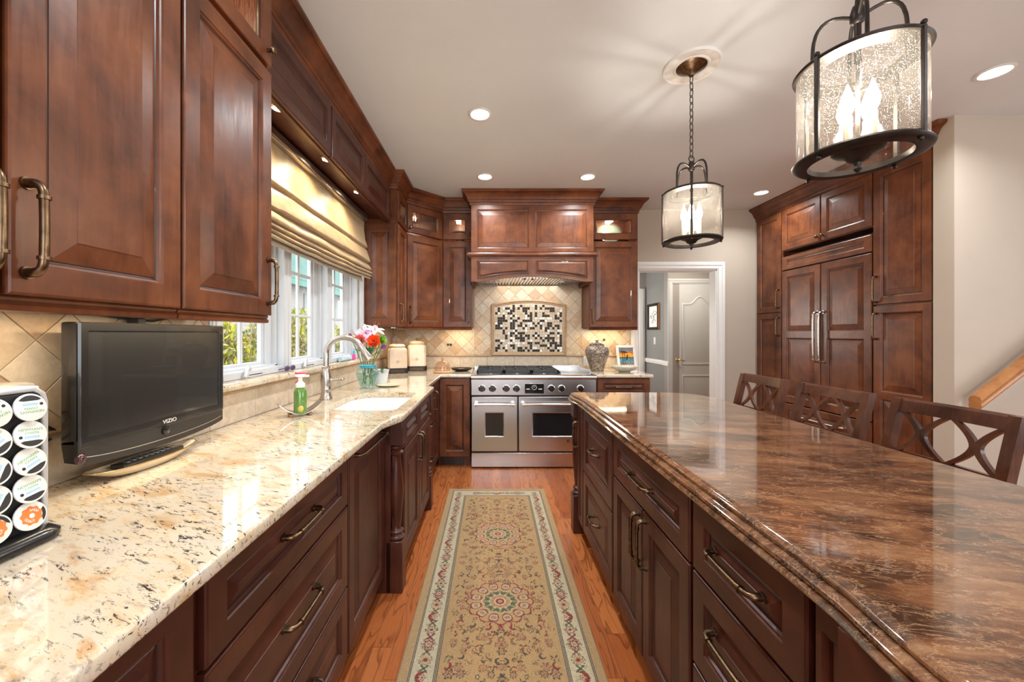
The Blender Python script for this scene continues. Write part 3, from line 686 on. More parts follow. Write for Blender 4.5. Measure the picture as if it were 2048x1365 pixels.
# crown() sweeps with side +1 = right of travel: travel -y then +x then +y puts the outside on the right
mb = MB().box(HX0+.03, .035, 1.885, HX1-.03, .54, 1.90)
for k in range(34): mb.box(HX0+.06+k*.0335, .05, 1.872, HX0+.075+k*.0335, .52, 1.887)
mb.build('baffle_filter', M['steel'], hd)
mb = MB()
for x in (.33, .41): mb.lathe([(.012, 0), (.016, -.012), (.010, -.022), (0, -.024)], 14, (x, .055, 1.875))
mb.build('control_knobs', M['chrome'], hd)
for x in (.05, .76):
    mb = MB().lathe([(0, 0), (.03, 0), (.028, -.008), (0, -.009)], 18, (x, .26, 1.872)); mb.build('hood_lamp', M['chrome'], hd)
lamp('hood_glow', 'AREA', (.41, HY+.25, 1.86), 5, (1, .93, .85), size=.7)
# ================================================================ BASE CABINETS, window wall
ZT = .882
def drawers(x0, x1, cuts, L=.17, hz=None, m=CD):
    out = []
    for i, (a, b) in enumerate(cuts):
        out.append(D(x0, a, x1, b, ('h', (x0+x1)/2, (a+b)/2 if hz is None else hz[i], L), k='drawer', m=m))
    return out
CUT3 = [(.676, .870), (.374, .670), (.106, .368)]
XB = -.557
cabinet('base_cabinet', 'cherry drawer base nearest the viewer, mostly cut off by the frame', 'base cabinet', (XB, .06, 0), LU, .644, .59, 0, ZT, drawers(.01, .636, CUT3), CD, toe=.098)
cabinet('base_cabinet', 'cherry three drawer base below the television', 'base cabinet', (XB, .708, 0), LU, .730, .59, 0, ZT, drawers(.014, .726, CUT3, hz=(.785, .548, .262)), CD, toe=.098)
cabinet('base_cabinet', 'cherry tall pull-out front with one raised panel, beside the turned post', 'base cabinet', (XB, 1.440, 0), LU, .486, .59, 0, ZT,
        [dict(k='door', r=(.004, .106, .482, .870), h=(('h', .255, .832, .36),), m=CD, cells=[(.058, .168, .428, .800)])], CD, toe=.098)
def post_mb(h=.882, r=.042, zb=.26, zt=.745):
    mb = MB().box(-r, -r, 0, r, r, zb, .004).box(-r, -r, zt, r, r, h, .003)
    H = zt-zb
    prof = [(.60, 0), (.98, .012), (1.0, .03), (.72, .045), (.62, .06), (.86, .072), (.92, .088), (.66, .105), (.56, .12), (.62, .16), (.78, .30), (.90, .42), (.94, .52), (.84, .66), (.66, .80), (.56, .87), (.62, .885), (.88, .90), (.92, .92), (.64, .938), (.72, .95), (.98, .97), (.98, .99), (.6, 1.0)]
    return mb.lathe([(k*r, zb+t*H) for k, t in prof], 24)
sb = cabinet('sink_cabinet', 'bumped-out cherry sink cabinet with turned posts and two doors', 'base cabinet', (-.482, 2.026, 0), LU, .826, .664, 0, ZT,
        [D(.006, .706, .410, .870, k='false_front', m=CD), D(.416, .706, .820, .870, k='false_front', m=CD),
         D(.006, .106, .410, .700, ('v', .384, .60), m=CD), D(.416, .106, .820, .700, ('v', .442, .60), m=CD)], CD, toe=.098, well=.66)
MB().box(-.086, .03, 0, -.072, .664, ZT, .001).box(-.072, .012, 0, -.002, .024, ZT).build('filler', M['cherry_shaded'], sb)
post_mb().build('post', M['cherry_shaded'], sb, loc=(-.044, .012, 0))
post_mb().build('post', M['cherry_shaded'], sb, loc=(.870, .012, 0))
cabinet('base_cabinet', 'cherry drawer base between sink cabinet and corner', 'base cabinet', (-.537, 2.945, 0), LU, .815, .61, 0, ZT,
        drawers(.02, .47, [(.676, .870), (.44, .670), (.106, .434)], .12)+[D(.476, .106, .80, .870, ('v', .515, .71), m=CD)], CD, toe=.098)
c = cabinet('base_cabinet', 'cherry single door base left of the range with floor vent below', 'base cabinet', (-.536, 3.782, 0), 0, .322, .65, 0, ZT,
        [D(.022, .106, .318, .870)], CH, toe=.098)
mb = MB().box(.03, .045, .012, .25, .058, .090, .002)
for k in range(12): mb.box(.040+k*.017, .040, .022, .050+k*.017, .047, .080)
mb.build('vent_grille', M['black_plastic'], c)
cabinet('base_cabinet', 'cherry base right of the range, drawer over a door', 'base cabinet', (1.022, 3.782, 0), 0, .528, .65, 0, ZT,
        [D(.006, .706, .524, .870, ('h', .265, .79, .17), k='drawer'), D(.006, .106, .524, .700, ('v', .04, .60))], CH, toe=.098)
# ================================================================ ISLAND
IR = -PI/2; XI = .577
def island(name, label, yfar, w, fronts, d=.60):
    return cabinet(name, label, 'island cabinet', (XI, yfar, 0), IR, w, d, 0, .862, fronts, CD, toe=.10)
u = island('island_cabinet', 'narrow island pull-out with turned post at the stove end', 2.515, .157, [dict(k='door', r=(.004, .108, .152, .855), h=(('v', .030, .66),), m=CD, stile=.036)])
post_mb(.862, .042, .25, .76).build('post', M['cherry_shaded'], u, loc=(-.046, -.002, 0))
MB().box(-.090, .042, 0, -.002, .60, .862).build('end_panel', M['cherry_shaded'], u)
island('island_cabinet', 'island two drawer base nearest the stove end', 2.355, .578, [D(.006, .480, .572, .855, ('h', .29, .672, .115), k='drawer', m=CD), D(.006, .108, .572, .474, ('h', .29, .305, .115), k='drawer', m=CD)])
island('island_cabinet', 'island cabinet with one wide drawer above a pair of doors', 1.774, .694,
       [D(.006, .664, .688, .855, ('h', .347, .762, .17), k='drawer', m=CD), D(.006, .108, .344, .658, ('v', .316, .545, .17), m=CD), D(.350, .108, .688, .658, ('v', .378, .545, .17), m=CD)])
island('island_cabinet', 'island three drawer base nearest the viewer', 1.076, .402, [D(.006, a, .396, b, ('h', .201, hz, .17), k='drawer', m=CD) for a, b, hz in ((.664, .855, .770), (.405, .658, .565), (.108, .399, .262))])
u = island('island_cabinet', 'plain island filler with turned post at the near corner', .670, .255, [])
front_mb(.004, .108, .062, .855, [(.02, .15, .045, .81)], raised=False).build('filler_panel', CD, u, smooth=7)
post_mb(.862, .042, .25, .76).build('post', M['cherry_shaded'], u, loc=(.118, -.004, 0))
# ================================================================ TALL CABINETS AND FRIDGE
XF = 3.052
cabinet('tall_cabinet', 'cherry tall cabinet in the corner beside the kitchen doorway', 'tall cabinet', (XF, 4.436, 0), IR, .398, .66, 0, 2.61,
        [D(.03, 1.538, .394, 2.598, ('v', .366, 1.68, .19)), dict(k='door', r=(.03, .108, .394, 1.530), h=(('v', .366, 1.385, .19),), cells=[(.086, .80, .338, 1.474), (.086, .164, .338, .744)])], toe=.10)
cabinet('tall_cabinet', 'cherry tall cabinet beside the stair wall', 'tall cabinet', (XF, 3.068, 0), IR, .428, .66, 0, 2.61,
        [D(.004, 1.538, .415, 2.598, ('v', .030, 1.66, .20)), dict(k='door', r=(.004, .108, .415, 1.530), h=(('v', .030, 1.37, .20),), cells=[(.060, .86, .359, 1.474), (.060, .164, .359, .804)])], toe=.10)
cabinet('over_fridge_cabinet', 'cherry two door cabinet above the panelled refrigerator', 'wall cabinet', (XF, 4.036, 0), IR, .966, .66, 2.165, 2.61,
        [D(.004, 2.172, .480, 2.598, ('k', .452, 2.215)), D(.486, 2.172, .962, 2.598, ('k', .514, 2.215))])
fr = thing('refrigerator', 'built-in refrigerator with cherry panelled double doors and long handles', 'refrigerator', (XF, 4.036, 0), IR)
MB().box(.0, .03, .10, .966, .66, 2.13).box(.02, .06, 0, .946, .66, .10).build('body', M['black_rubber'], fr)
front_mb(.006, 1.968, .960, 2.108, [(.065, 2.008, .90, 2.072)], raised=False).build('grille_panel', CH, fr, smooth=7)
for a, b, hx in ((.006, .480, .452), (.486, .960, .514)):
    dr = front_mb(a, .605, b, 1.960, [(a+.062, 1.335, b-.062, 1.895), (a+.062, .670, b-.062, 1.270)]).build('door', CH, fr, smooth=7)
    add_pull(dr, hx, -.021, 1.28, .46, True, 'nickel', r=.0085, proj=.045)
dr = front_mb(.006, .108, .960, .598, [(.07, .17, .896, .536)]).build('drawer', CH, fr, smooth=7); add_pull(dr, .483, -.021, .50, .5, False, 'nickel', r=.0085, proj=.045)
crown('crown_moulding', 'cherry crown moulding along the tall cabinets and refrigerator', [(XF-.004, 4.438), (XF-.004, 2.640), (3.30, 2.640)], 1)
# ================================================================ WORKTOPS AND SINK
def offset_loop(loop, d):
    n = len(loop); out = []
    for i in range(n):
        p, a, b = Vector(loop[i]), Vector(loop[i-1]), Vector(loop[(i+1) % n])
        d1, d2 = (p-a).normalized(), (b-p).normalized()
        nrm = (Vector((d1.y, -d1.x))+Vector((d2.y, -d2.x)))/2
        nrm = nrm/max(.25, nrm.length_squared); out.append((p.x+nrm.x*d, p.y+nrm.y*d))
    return out
def slab(mb, loop, prof, holes=(), m=0):
    # loop counter-clockwise; prof: (outward offset, z) from top rim to bottom rim
    rings = [[(x, y, z) for x, y in offset_loop(loop, o)] for o, z in prof]
    mb.loft(rings, m, cap0=False, cap1=False)
    for z, o, up in ((prof[0][1], prof[0][0], True), (prof[-1][1], prof[-1][0], False)):
        lp = offset_loop(loop, o); loops = [[Vector((x, y, 0)) for x, y in lp]]+[[Vector((x, y, 0)) for x, y in h] for h in holes]
        flat = [q for l in loops for q in l]; mb.add([(q.x, q.y, z) for q in flat], [list(t) for t in tessellate_polygon(loops)], m)
    for h in holes: mb.loft([[(x, y, prof[0][1]) for x, y in h], [(x, y, prof[-1][1]) for x, y in h]], m, cap0=False, cap1=False)
    return mb
def scurve(x0, y0, x1, y1, n=10):
    return [(x0+(x1-x0)*(3*t*t-2*t**3), y0+(y1-y0)*t) for t in [i/n for i in range(n+1)]]
def rrect(x0, y0, x1, y1, r, n=8):
    r = r if hasattr(r, '__len__') else (r,)*4; P = []
    for (cx, cy, a0), q in zip(((x1, y0, -PI/2), (x1, y1, 0), (x0, y1, PI/2), (x0, y0, PI)), r):
        sx, sy = (-1 if cx == x1 else 1), (-1 if cy == y1 else 1)
        for i in range(n+1):
            a = a0+PI/2*i/n; P.append((cx+sx*q+q*math.cos(a), cy+sy*q+q*math.sin(a)))
    return P
loop = [(XL+.002, .06), (-.487, .06)]+scurve(-.487, 1.70, -.432, 1.90)+scurve(-.432, 2.865, -.490, 2.945, 8)+[(-.490, 3.752), (-.206, 3.752), (-.206, YB-.010), (XL+.002, YB-.010)]
hole = rrect(-.905, 1.985, -.500, 2.60, (.05, .05, .16, .16))
EASE = [(-.006, .915), (-.002, .9138), (0, .910), (0, .889), (-.003, .884), (-.006, .883)]
mb = slab(MB(), loop, EASE, [hole])
tag(mb.build('granite_countertop', M['granite'], smooth=50), 'L-shaped cream granite countertop under the window with polished front edge', 'countertop')
mb = slab(MB(), [(1.017, 3.735), (1.566, 3.735), (1.566, YB-.010), (1.017, YB-.010)], EASE)
tag(mb.build('granite_countertop', M['granite'], smooth=50), 'short cream granite countertop right of the range', 'countertop')
s = thing('sink', 'white undermount sink set in the cream granite', 'sink', (0, 0, 0))
mb = MB(); inn = lambda d: offset_loop(hole, d)
rings = [[(x, y, .882) for x, y in inn(.010)], [(x, y, .882) for x, y in inn(.004)], [(x, y, .874) for x, y in inn(0)], [(x, y, .74) for x, y in inn(-.012)], [(x, y, .70) for x, y in inn(-.030)], [(x, y, .690) for x, y in inn(-.07)]]
mb.loft(rings, cap0=False); mb.build('basin', M['sink'], s, smooth=60)
MB().lathe([(.0, .6905), (.038, .6905), (.040, .693), (.03, .694), (.0, .6935)], 24, (-.70, 2.3, 0)).build('drain', M['chrome'], s)
# island top: stacked ogee edge, flared ends, rounded stool side
isl = [(.530, .42), (.527, .46), (.535, .52), (.548, .60), (.550, .70), (.550, 2.30), (.546, 2.40), (.532, 2.48), (.527, 2.54), (.528, 2.60), (.550, 2.625)]
isl = list(reversed(isl))           # left side, far to near
right = [(1.10, .30), (1.392, .30), (1.392, 2.26)]+[(1.392-.22+.22*math.cos(a), 2.36+.255*math.sin(a)) for a in [PI/2*i/12 for i in range(13)]]
near = [(.545, .365), (.60, .31)]
loop = isl+near+right
OG = [(-.010, .915), (-.003, .9142), (.004, .912), (.009, .907), (.009, .903), (.005, .900), (.005, .898), (.013, .896), (.021, .890), (.022, .884), (.016, .880), (.016, .878), (.024, .876), (.028, .870), (.027, .866), (.022, .8635), (.0, .863)]
mb = slab(MB(), loop, [(o-.012, z) for o, z in OG])
tag(mb.build('island_countertop', M['marble'], smooth=30), 'brown veined marble island top with stacked ogee edge', 'countertop')
# ================================================================ RANGE
g = thing('range', 'wide stainless double oven range with seven knobs and cast iron grates', 'range', (0, 3.74, 0))
RX0, RX1 = -.203, 1.014
MB().box(RX0+.002, .035, .08, RX1-.002, .68, .895).box(RX0+.03, .06, 0, RX1-.03, .66, .08).build('body', M['black_rubber'], g)
mb = MB().box(RX0, .0, .712, RX1, .06, .868, .004)
mb.loft([[(x, y, z) for y, z in ((.06, .866), (-.004, .866), (-.012, .872), (-.016, .885), (-.012, .900), (.0, .908), (.06, .910))] for x in (RX0, RX1)])
mb.build('control_panel', M['steel'], g)
mb = MB().box(RX0, .058, .893, RX1, .678, .908, .002).box(RX0, .655, .9, RX1, .678, .945, .003)
mb.build('cooktop', M['steel'], g)
kx = [(a-984)/205.9 for a in (964, 985, 1012.5, 1033, 1102.6, 1123, 1160.5)]
for x in kx:
    mb = MB().lathe([(.036, 0), (.036, .004), (.031, .007)], 28, ms=None); mb.xf(Matrix.Rotation(PI/2, 4, 'X'))
    k = mb.build('knob_ring', M['chrome'], g, loc=(x, 0, .780))
    mb = MB().lathe([(.030, .005), (.029, .020), (.027, .034), (.024, .037), (0, .038)], 28); mb.box(-.005, -.030, .005, .005, .030, .041, .002); mb.xf(Matrix.Rotation(PI/2, 4, 'X'))
    mb.build('knob', M['black_plastic'], k)
ds = MB().box(.313, -.005, .728, .507, .003, .830, .002).build('display_bezel', M['chrome'], g)
MB().box(.319, -.007, .733, .501, -.004, .825).build('display_glass', M['oven_glass'], ds)
mb = MB().tube([(.41+.022*math.cos(a), -.008, .790+.022*math.sin(a)) for a in [2*PI*i/28 for i in range(28)]], .0017, 6, closed=True)
mb.tube([(.400, -.008, .802), (.41, -.008, .788), (.419, -.008, .803)], .0015, 6)
for x in (.332, .452): mb.box(x, -.0085, .770, x+.034, -.0065, .778)
mb.build('display_marks', M['paper'], ds)
def oven(x0, x1, wx0, wx1, badge):
    z0, z1 = .165, .700
    mb = front_mb(x0, z0, x1, z1, [(wx0, .310, wx1, .546)], t=.032, hole=True)
    o = mb.build('oven_door', [M['steel'], M['black_rubber']], g, loc=(0, .034, 0))
    MB().box(wx0+.004, -.024, .314, wx1-.004, -.018, .542).build('oven_window', M['oven_glass'], o)
    mb = MB()
    for z in (.37, .43, .49): mb.box(wx0+.01, -.010, z, wx1-.01, -.008, z+.004)
    mb.build('rack', M['nickel'], o)
    ha, hb = x0+.045, x1-.045; zz = .632
    mb = MB().tube([(ha, -.085, zz), (hb, -.085, zz)], .0125, 14)
    for x in (ha, hb):
        mb.tube([(x, -.030, zz), (x, -.085, zz)], [.021, .019], 16).tube([(x-.012, -.085, zz), (x+.012, -.085, zz)], .020, 16)
    mb.build('handle', M['chrome'], o)
    if badge:
        MB().box(x0+.47, -.034, .255, x0+.495, -.031, .280, .001).build('badge', M['black_plastic'], o)
        MB().box(x0+.477, -.0348, .262, x0+.488, -.0335, .273).build('badge_mark', M['chrome'], o)
oven(RX0+.002, .249, -.070, .115, False); oven(.259, RX1-.002, .390, .880, True)
MB().box(RX0+.002, .008, .012, RX1-.002, .06, .150, .003).build('kick_panel', M['steel'], g)
for i in range(3):
    x0 = -.152+i*.274; x1 = x0+.268; y0, y1 = .085, .62; mb = MB()
    for x in (x0, x1-.016): mb.box(x, y0, .918, x+.016, y1, .950, .003)
    for y in (y0, (y0+y1)/2-.008, y1-.016): mb.box(x0, y, .918, x1, y+.016, .950, .003)
    for cy in ((y0*3+y1)/4, (y0+3*y1)/4):
        cx = (x0+x1)/2
        for a in range(4):
            dx, dy = math.cos(a*PI/2), math.sin(a*PI/2)
            mb.box(cx+dx*.035-.007 if dx else cx-.007, cy+dy*.035-.007 if dy else cy-.007, .934, cx+dx*.115+.007 if dx > .5 else (cx+dx*.115-.007 if dx < -.5 else cx+.007), cy+dy*.115+.007 if dy > .5 else (cy+dy*.115-.007 if dy < -.5 else cy+.007), .952, .002)
    for x in (x0+.008, x1-.008):
        for y in (y0+.01, y1-.01): mb.box(x-.007, y-.007, .906, x+.007, y+.007, .93)
    gr = mb.build('grate', M['black_iron'], g)
    mb = MB()
    for cy in ((y0*3+y1)/4, (y0+3*y1)/4):
        mb.lathe([(.05, .907), (.05, .914), (.038, .918), (.036, .926), (.0, .927)], 24, ((x0+x1)/2, cy, 0))
    mb.build('burner', M['chrome'], gr)
mb = MB().box(.680, .085, .905, .985, .62, .912, .002).box(.680, .605, .905, .985, .622, .955, .002).box(.968, .085, .905, .985, .62, .950, .002).box(.680, .085, .905, .690, .62, .935, .002)
mb.build('griddle', M['steel'], g)
# ================================================================ PENDANTS
def pendant(loc, lab, ang):
    p = thing('pendant_lantern', lab, 'pendant light', loc, ang, 'seeded glass lanterns over the island')
    # z=0 at the ceiling
    zt, zb, R = -.678, -.935, .138
    MB().lathe([(0, 0), (.075, 0), (.076, -.006), (.060, -.014), (.040, -.030), (.018, -.042), (.012, -.055), (0, -.056)], 32).build('canopy', M['bronze'], p)
    mb = MB(); n = 12; top, bot = -.056, -.488; step = (top-bot)/n
    for k in range(n):
        c = top-step*(k+.5); hl = step*.64; pts = []
        for i in range(16):
            a = 2*PI*i/16; x = .0095*math.cos(a); z = hl*math.sin(a); pts.append((x, 0, c+z) if k % 2 else (0, x, c+z))
        mb.tube(pts, .0022, 6, closed=True)
    mb.tube([(.017*math.cos(2*PI*i/20), 0, -.497+.017*math.sin(2*PI*i/20)) for i in range(20)], .003, 6, closed=True)
    mb.build('chain', M['dark_bronze'], p)
    MB().lathe([(.004, -.508), (.012, -.512), (.015, -.522), (.017, -.530), (.017, -.552), (.014, -.558), (.008, -.562), (.008, -.660), (.009, -.668), (.0045, -.655), (.0045, -.915)], 18).build('stem', M['dark_bronze'], p)
    for k in range(4):
        a = k*PI/2; c, s = math.cos(a), math.sin(a)
        P = [(.014, -.540), (.040, -.528), (.062, -.526), (.082, -.538), (.094, -.566), (.098, -.605), (.098, zt)]
        Q = [P[0]]
        for i in range(1, len(P)-1): Q += [((P[i-1][0]*.3+P[i][0]*.7), (P[i-1][1]*.3+P[i][1]*.7)), ((P[i+1][0]*.3+P[i][0]*.7), (P[i+1][1]*.3+P[i][1]*.7))]
        Q.append(P[-1])
        MB().tube([(r*c, r*s, z) for r, z in Q], .0048, 8).build('arm', M['dark_bronze'], p)
    sq = lambda z, a, b: [(a, z), (b, z), (b+.003, z-.004), (b, z-.010), (a, z-.010), (a, z)]
    MB().lathe(sq(zt+.004, R-.044, R+.004), 64, cap=False).build('top_ring', M['dark_bronze'], p)
    MB().lathe([(R-.030, zb+.004), (R+.004, zb+.006), (R+.009, zb), (R+.006, zb-.006), (R-.004, zb-.011), (R-.028, zb-.010), (R-.030, zb+.004)], 64, cap=False).build('bottom_ring', M['dark_bronze'], p)
    for k in range(4):
        a = PI/4+k*PI/2; c, s = (R+.004)*math.cos(a), (R+.004)*math.sin(a)
        mb = MB().box(-.004, -.0055, zb, .004, .0055, zt+.004, .001); mb.sphere((0, 0, zt+.010), .007, 10, 6); mb.sphere((-.006, 0, zb-.014), .006, 10, 6)
        mb.xf(Matrix.Rotation(a, 4, 'Z')); mb.xf(Matrix.Translation((c, s, 0))); mb.build('rod', M['dark_bronze'], p)
    MB().lathe([(R-.002, zb+.005), (R-.002, zt-.006)], 72, cap=False).build('glass_shade', M['seeded'], p)
    MB().lathe([(0, -.912), (.045, -.910), (.058, -.916), (.052, -.922), (.030, -.932), (.022, -.944), (.010, -.950), (.007, -.960), (.010, -.968), (.004, -.976), (0, -.977)], 32).build('pan', M['dark_bronze'], p)
    for k in range(4):
        a = PI/4+k*PI/2; x, y = .036*math.cos(a), .036*math.sin(a)
        cs = MB().lathe([(.0, -.914), (.016, -.914), (.017, -.908), (.0105, -.904), (.0105, -.828), (.009, -.826), (0, -.826)], 16, (x, y, 0)).build('candle_sleeve', M['candle'], p)
        MB().lathe([(.006, -.826), (.012, -.812), (.0155, -.798), (.0145, -.783), (.010, -.766), (.0055, -.750), (.002, -.738), (0, -.735)], 14, (x, y, 0)).build('bulb', M['bulb'], cs)
    return p
pendant((1.022, 1.076, ZC-.001), 'bronze and seeded glass lantern nearest the viewer, cut by the top edge', math.radians(57))
pendant((1.062, 2.05, ZC-.001), 'bronze and seeded glass lantern on a long chain in front of the doorway', math.radians(18))
for x, y, lab in ((1.022, 1.076, 'white plaster ceiling medallion above the near lantern'), (1.062, 2.05, 'white plaster ceiling medallion above the far lantern')):
    prof = [(.072, 0), (.076, -.010), (.084, -.012), (.090, -.006), (.100, -.006), (.118, -.010), (.128, -.008), (.132, -.014), (.139, -.014), (.143, 0)]
    mb = MB(); n = 96
    mb.loft([[(r*(1+(.010*math.sin(j*PI/4) if .09 < r < .13 else 0))*math.cos(2*PI*j/n), r*(1+(.010*math.sin(j*PI/4) if .09 < r < .13 else 0))*math.sin(2*PI*j/n), z-(.004*abs(math.sin(j*PI/8)) if .09 < r < .13 else 0)) for j in range(n)] for r, z in prof], cap0=False, cap1=False)
    tag(mb.build('ceiling_medallion', M['white_trim'], loc=(x, y, ZC-.0005)), lab, 'ceiling medallion')
# ================================================================ DOWNLIGHTS
DL = [(-.078, 2.50, 'recessed ceiling light above the sink aisle, nearest the viewer of the aisle row'), (-.064, 3.495, 'recessed ceiling light in front of the left side of the hood'), (.87, 3.50, 'recessed ceiling light in front of the right side of the hood'),
      (2.72, 3.89, 'recessed ceiling light near the far tall cabinet and doorway'), (2.74, 2.097, 'recessed ceiling light beside the stair wall, right of the near lantern'),
      (-.08, 1.2, 'unseen recessed ceiling light over the near end of the aisle'), (-.08, -.3, 'unseen recessed ceiling light behind the camera on the aisle side'), (2.7, .6, 'unseen recessed ceiling light on the breakfast side of the island')]  # last three are out of view, assumed and added to light the near end
for x, y, lab in DL:
    d = thing('recessed_light', lab, 'ceiling light', (x, y, ZC-.001), 0, 'recessed ceiling lights')
    MB().lathe([(.058, .0), (.074, -.0005), (.075, -.004), (.062, -.007), (.058, -.004)], 40, cap=False).build('trim_ring', M['white_trim'], d)
    MB().lathe([(.060, -.003), (.03, -.0045), (0, -.005)], 32, cap=False).build('lens', M['led_lens'], d)
    lamp('downlight_beam', 'AREA', (0, 0, -.012), 10, (.93, .97, 1.0), (0, 0, 0), d, shape='DISK', size=.11, spread=2.5)
# ================================================================ ROMAN SHADE
rs = thing('roman_shade', 'gold roman shade with soft folds over the sink window', 'blind', (XL, 0, 0))
P = [(.052, 2.272), (.058, 2.20), (.070, 2.11), (.086, 2.065), (.090, 2.050), (.074, 2.040), (.068, 2.036), (.082, 2.020), (.098, 1.975), (.112, 1.935), (.114, 1.922), (.090, 1.914), (.080, 1.912), (.098, 1.900), (.116, 1.878), (.124, 1.858), (.120, 1.850), (.098, 1.848), (.104, 1.842), (.122, 1.834), (.126, 1.824), (.110, 1.820), (.100, 1.819), (.116, 1.811), (.124, 1.800), (.110, 1.796), (.098, 1.796), (.112, 1.787), (.114, 1.779), (.100, 1.777)]
PP = []
for i in range(len(P)-1): PP += [P[i], ((P[i][0]+P[i+1][0])/2, (P[i][1]+P[i+1][1])/2)]
PP.append(P[-1]); rows = []; n = 90; y0, y1 = 1.56, 3.285
for j in range(n+1):
    y = y0+(y1-y0)*j/n; row = []; sag = .020*math.sin(PI*j/n)
    for i, (x, z) in enumerate(PP):
        f = i/len(PP); wv = mnoise.noise(Vector((y*3.2, f*6, 1.7)))*.010+mnoise.noise(Vector((y*9, f*14, 5)))*.004
        row.append((x+wv*min(1, f*4), y, z-sag*max(0, f-.35)*1.2+mnoise.noise(Vector((y*5, f*3, 9)))*.006*f))
    rows.append(row)
mb = MB().loft(rows, cap0=False, cap1=False, closed=False); mb.build('folds', M['shade_fabric'], rs, smooth=80, recalc=False)
mb = MB()
rows = [[(.062+.004*math.sin(y*21), y, 1.80), (.074+.004*math.sin(y*17), y, 1.765), (.078+.004*math.sin(y*19), y, 1.748), (.074, y, 1.744), (.060, y, 1.78)] for y in [1.60+1.60*i/40 for i in range(41)]]
mb.loft(rows); mb.build('hem', M['shade_lining'], rs, smooth=60)
mb = MB().box(.005, y0, 2.268, .088, y1, 2.322, .008).box(.088, y0, 2.276, .094, y1, 2.290, .002); mb.build('headrail', M['nickel'], rs)
# ================================================================ TELEVISION
tv = thing('television', 'small black flat television hanging below the near wall cabinets', 'television', (-1.028, .952, 0), LU)
W_, Z0, Z1 = .512, .985, 1.341
mb = MB(); n = 30
def chin(x): u = 2*x/W_-1; return Z0+.010-.030*math.sqrt(max(0, 1-u*u*.92))
mb.box(0, .0, 1.03, W_, .040, Z1, .006)
mb.loft([[(x, -.004, chin(x)), (x, .030, chin(x)+.004), (x, .038, 1.04), (x, -.004, 1.045)] for x in [W_*i/n for i in range(n+1)]])
mb.box(.06, .038, 1.06, W_-.06, .066, 1.30, .010)
mb.build('casing', M['black_plastic'], tv)
mb = MB().loft([[(a, y, c), (b, y, c), (b, y, d), (a, y, d)] for a, b, c, d, y in ((.0, W_, 1.022, Z1, -.0035), (.004, W_-.004, 1.026, Z1-.004, -.008), (.022, W_-.022, 1.047, Z1-.022, -.007), (.0225, W_-.0225, 1.0475, Z1-.0225, -.003))], cap0=False, cap1=False)
bz = mb.build('bezel', M['black_plastic'], tv)
MB().box(.022, -.0042, 1.047, W_-.022, -.003, Z1-.022).build('screen', M['screen'], tv)
mb = MB(); mb.loft([[(x, -.0052, chin(x)+.0175), (x, -.0052, chin(x)+.0195), (x, -.004, chin(x)+.0185)] for x in [.01+(W_-.02)*i/n for i in range(n+1)]]); mb.build('accent_line', M['chrome'], bz)
t = text_mb('VIZIO', .017, .0004, sx=1.2); t.xf(Matrix.Rotation(PI/2, 4, 'X')); t.xf(Matrix.Translation((W_*.52, -.0088, 1.036))); t.build('lettering', M['paper'], bz, smooth=0)
MB().lathe([(0, 0), (.012, .0), (.013, .004), (0, .006)], 18).xf(Matrix.Rotation(PI/2, 4, 'X')).xf(Matrix.Translation((W_*.5, -.004, 1.008))).build('sensor', M['oven_glass'], bz)
mb = MB().sphere((.006, -.004, .998), (.012, .010, .014), 12, 8); mb.build('corner_cap', plain('dark_burgundy_plastic', (.05, .015, .022), .12, coat=.6), tv)
mb = MB().box(.20, .066, 1.15, .30, .112, 1.25, .004).box(.235, .064, 1.22, .265, .10, 1.36, .003); mb.build('bracket', M['black_rubber'], tv)
for pts, lab in (([(-1.136, 1.0, 1.06), (-1.125, .95, 1.095), (-1.12, .93, 1.105), (-1.115, .90, 1.10), (-1.115, .87, 1.07)], 'upper black cable looping out behind the left edge of the small television'), ([(-1.136, .99, 1.04), (-1.125, .96, 1.035), (-1.118, .92, 1.03), (-1.115, .88, 1.03)], 'lower black cable behind the left edge of the small television'), ([(-1.136, 1.10, 1.368), (-1.12, 1.18, 1.358), (-1.11, 1.26, 1.352), (-1.12, 1.34, 1.366)], 'black cable under the wall cabinet above the small television')):
    tag(MB().tube(pts, .0035, 8).build('cable', M['black_rubber']), lab, 'cable')
# remote in its tray
tr = thing('tray', 'long cream dish with gold rim holding the remote control', 'tray', (-1.035, 1.155, .9155), math.radians(90-3))
def oval(a, b, z, n=40, pw=1.55): return [(a*math.copysign(abs(math.cos(2*PI*i/n))**(1.25), math.cos(2*PI*i/n)), b*math.copysign(abs(math.sin(2*PI*i/n))**(.85), math.sin(2*PI*i/n)), z+.006*abs(math.cos(2*PI*i/n))**6) for i in range(n)]
mb = MB().loft([oval(.095, .028, 0), oval(.120, .036, .004), oval(.150, .046, .018), oval(.168, .052, .026), oval(.166, .0505, .028), oval(.145, .043, .020), oval(.115, .034, .008), oval(.05, .015, .006)])
mb.build('dish', plain('cream_glaze', (.72, .60, .42), .15, coat=.5), tr, smooth=60)
MB().tube([tuple(Vector(p)+Vector((0, 0, .0005))) for p in oval(.167, .0515, .0275)], .0016, 6, closed=True).build('gold_rim', M['brass'], tr)
rm = thing('remote_control', 'black remote control lying in the cream dish', 'remote control', (-1.035, 1.165, .9315), math.radians(90-3))
mb = MB().box(-.098, -.022, 0, .098, .022, .016, .006); mb.build('case', M['black_plastic'], rm)
mb = MB()
for i in range(9):
    for j in range(3): mb.box(-.082+i*.018, -.015+j*.011, .0155, -.072+i*.018, -.008+j*.011, .0178, .001)
mb.build('buttons', plain('grey_rubber', (.10, .10, .10), .5), rm)
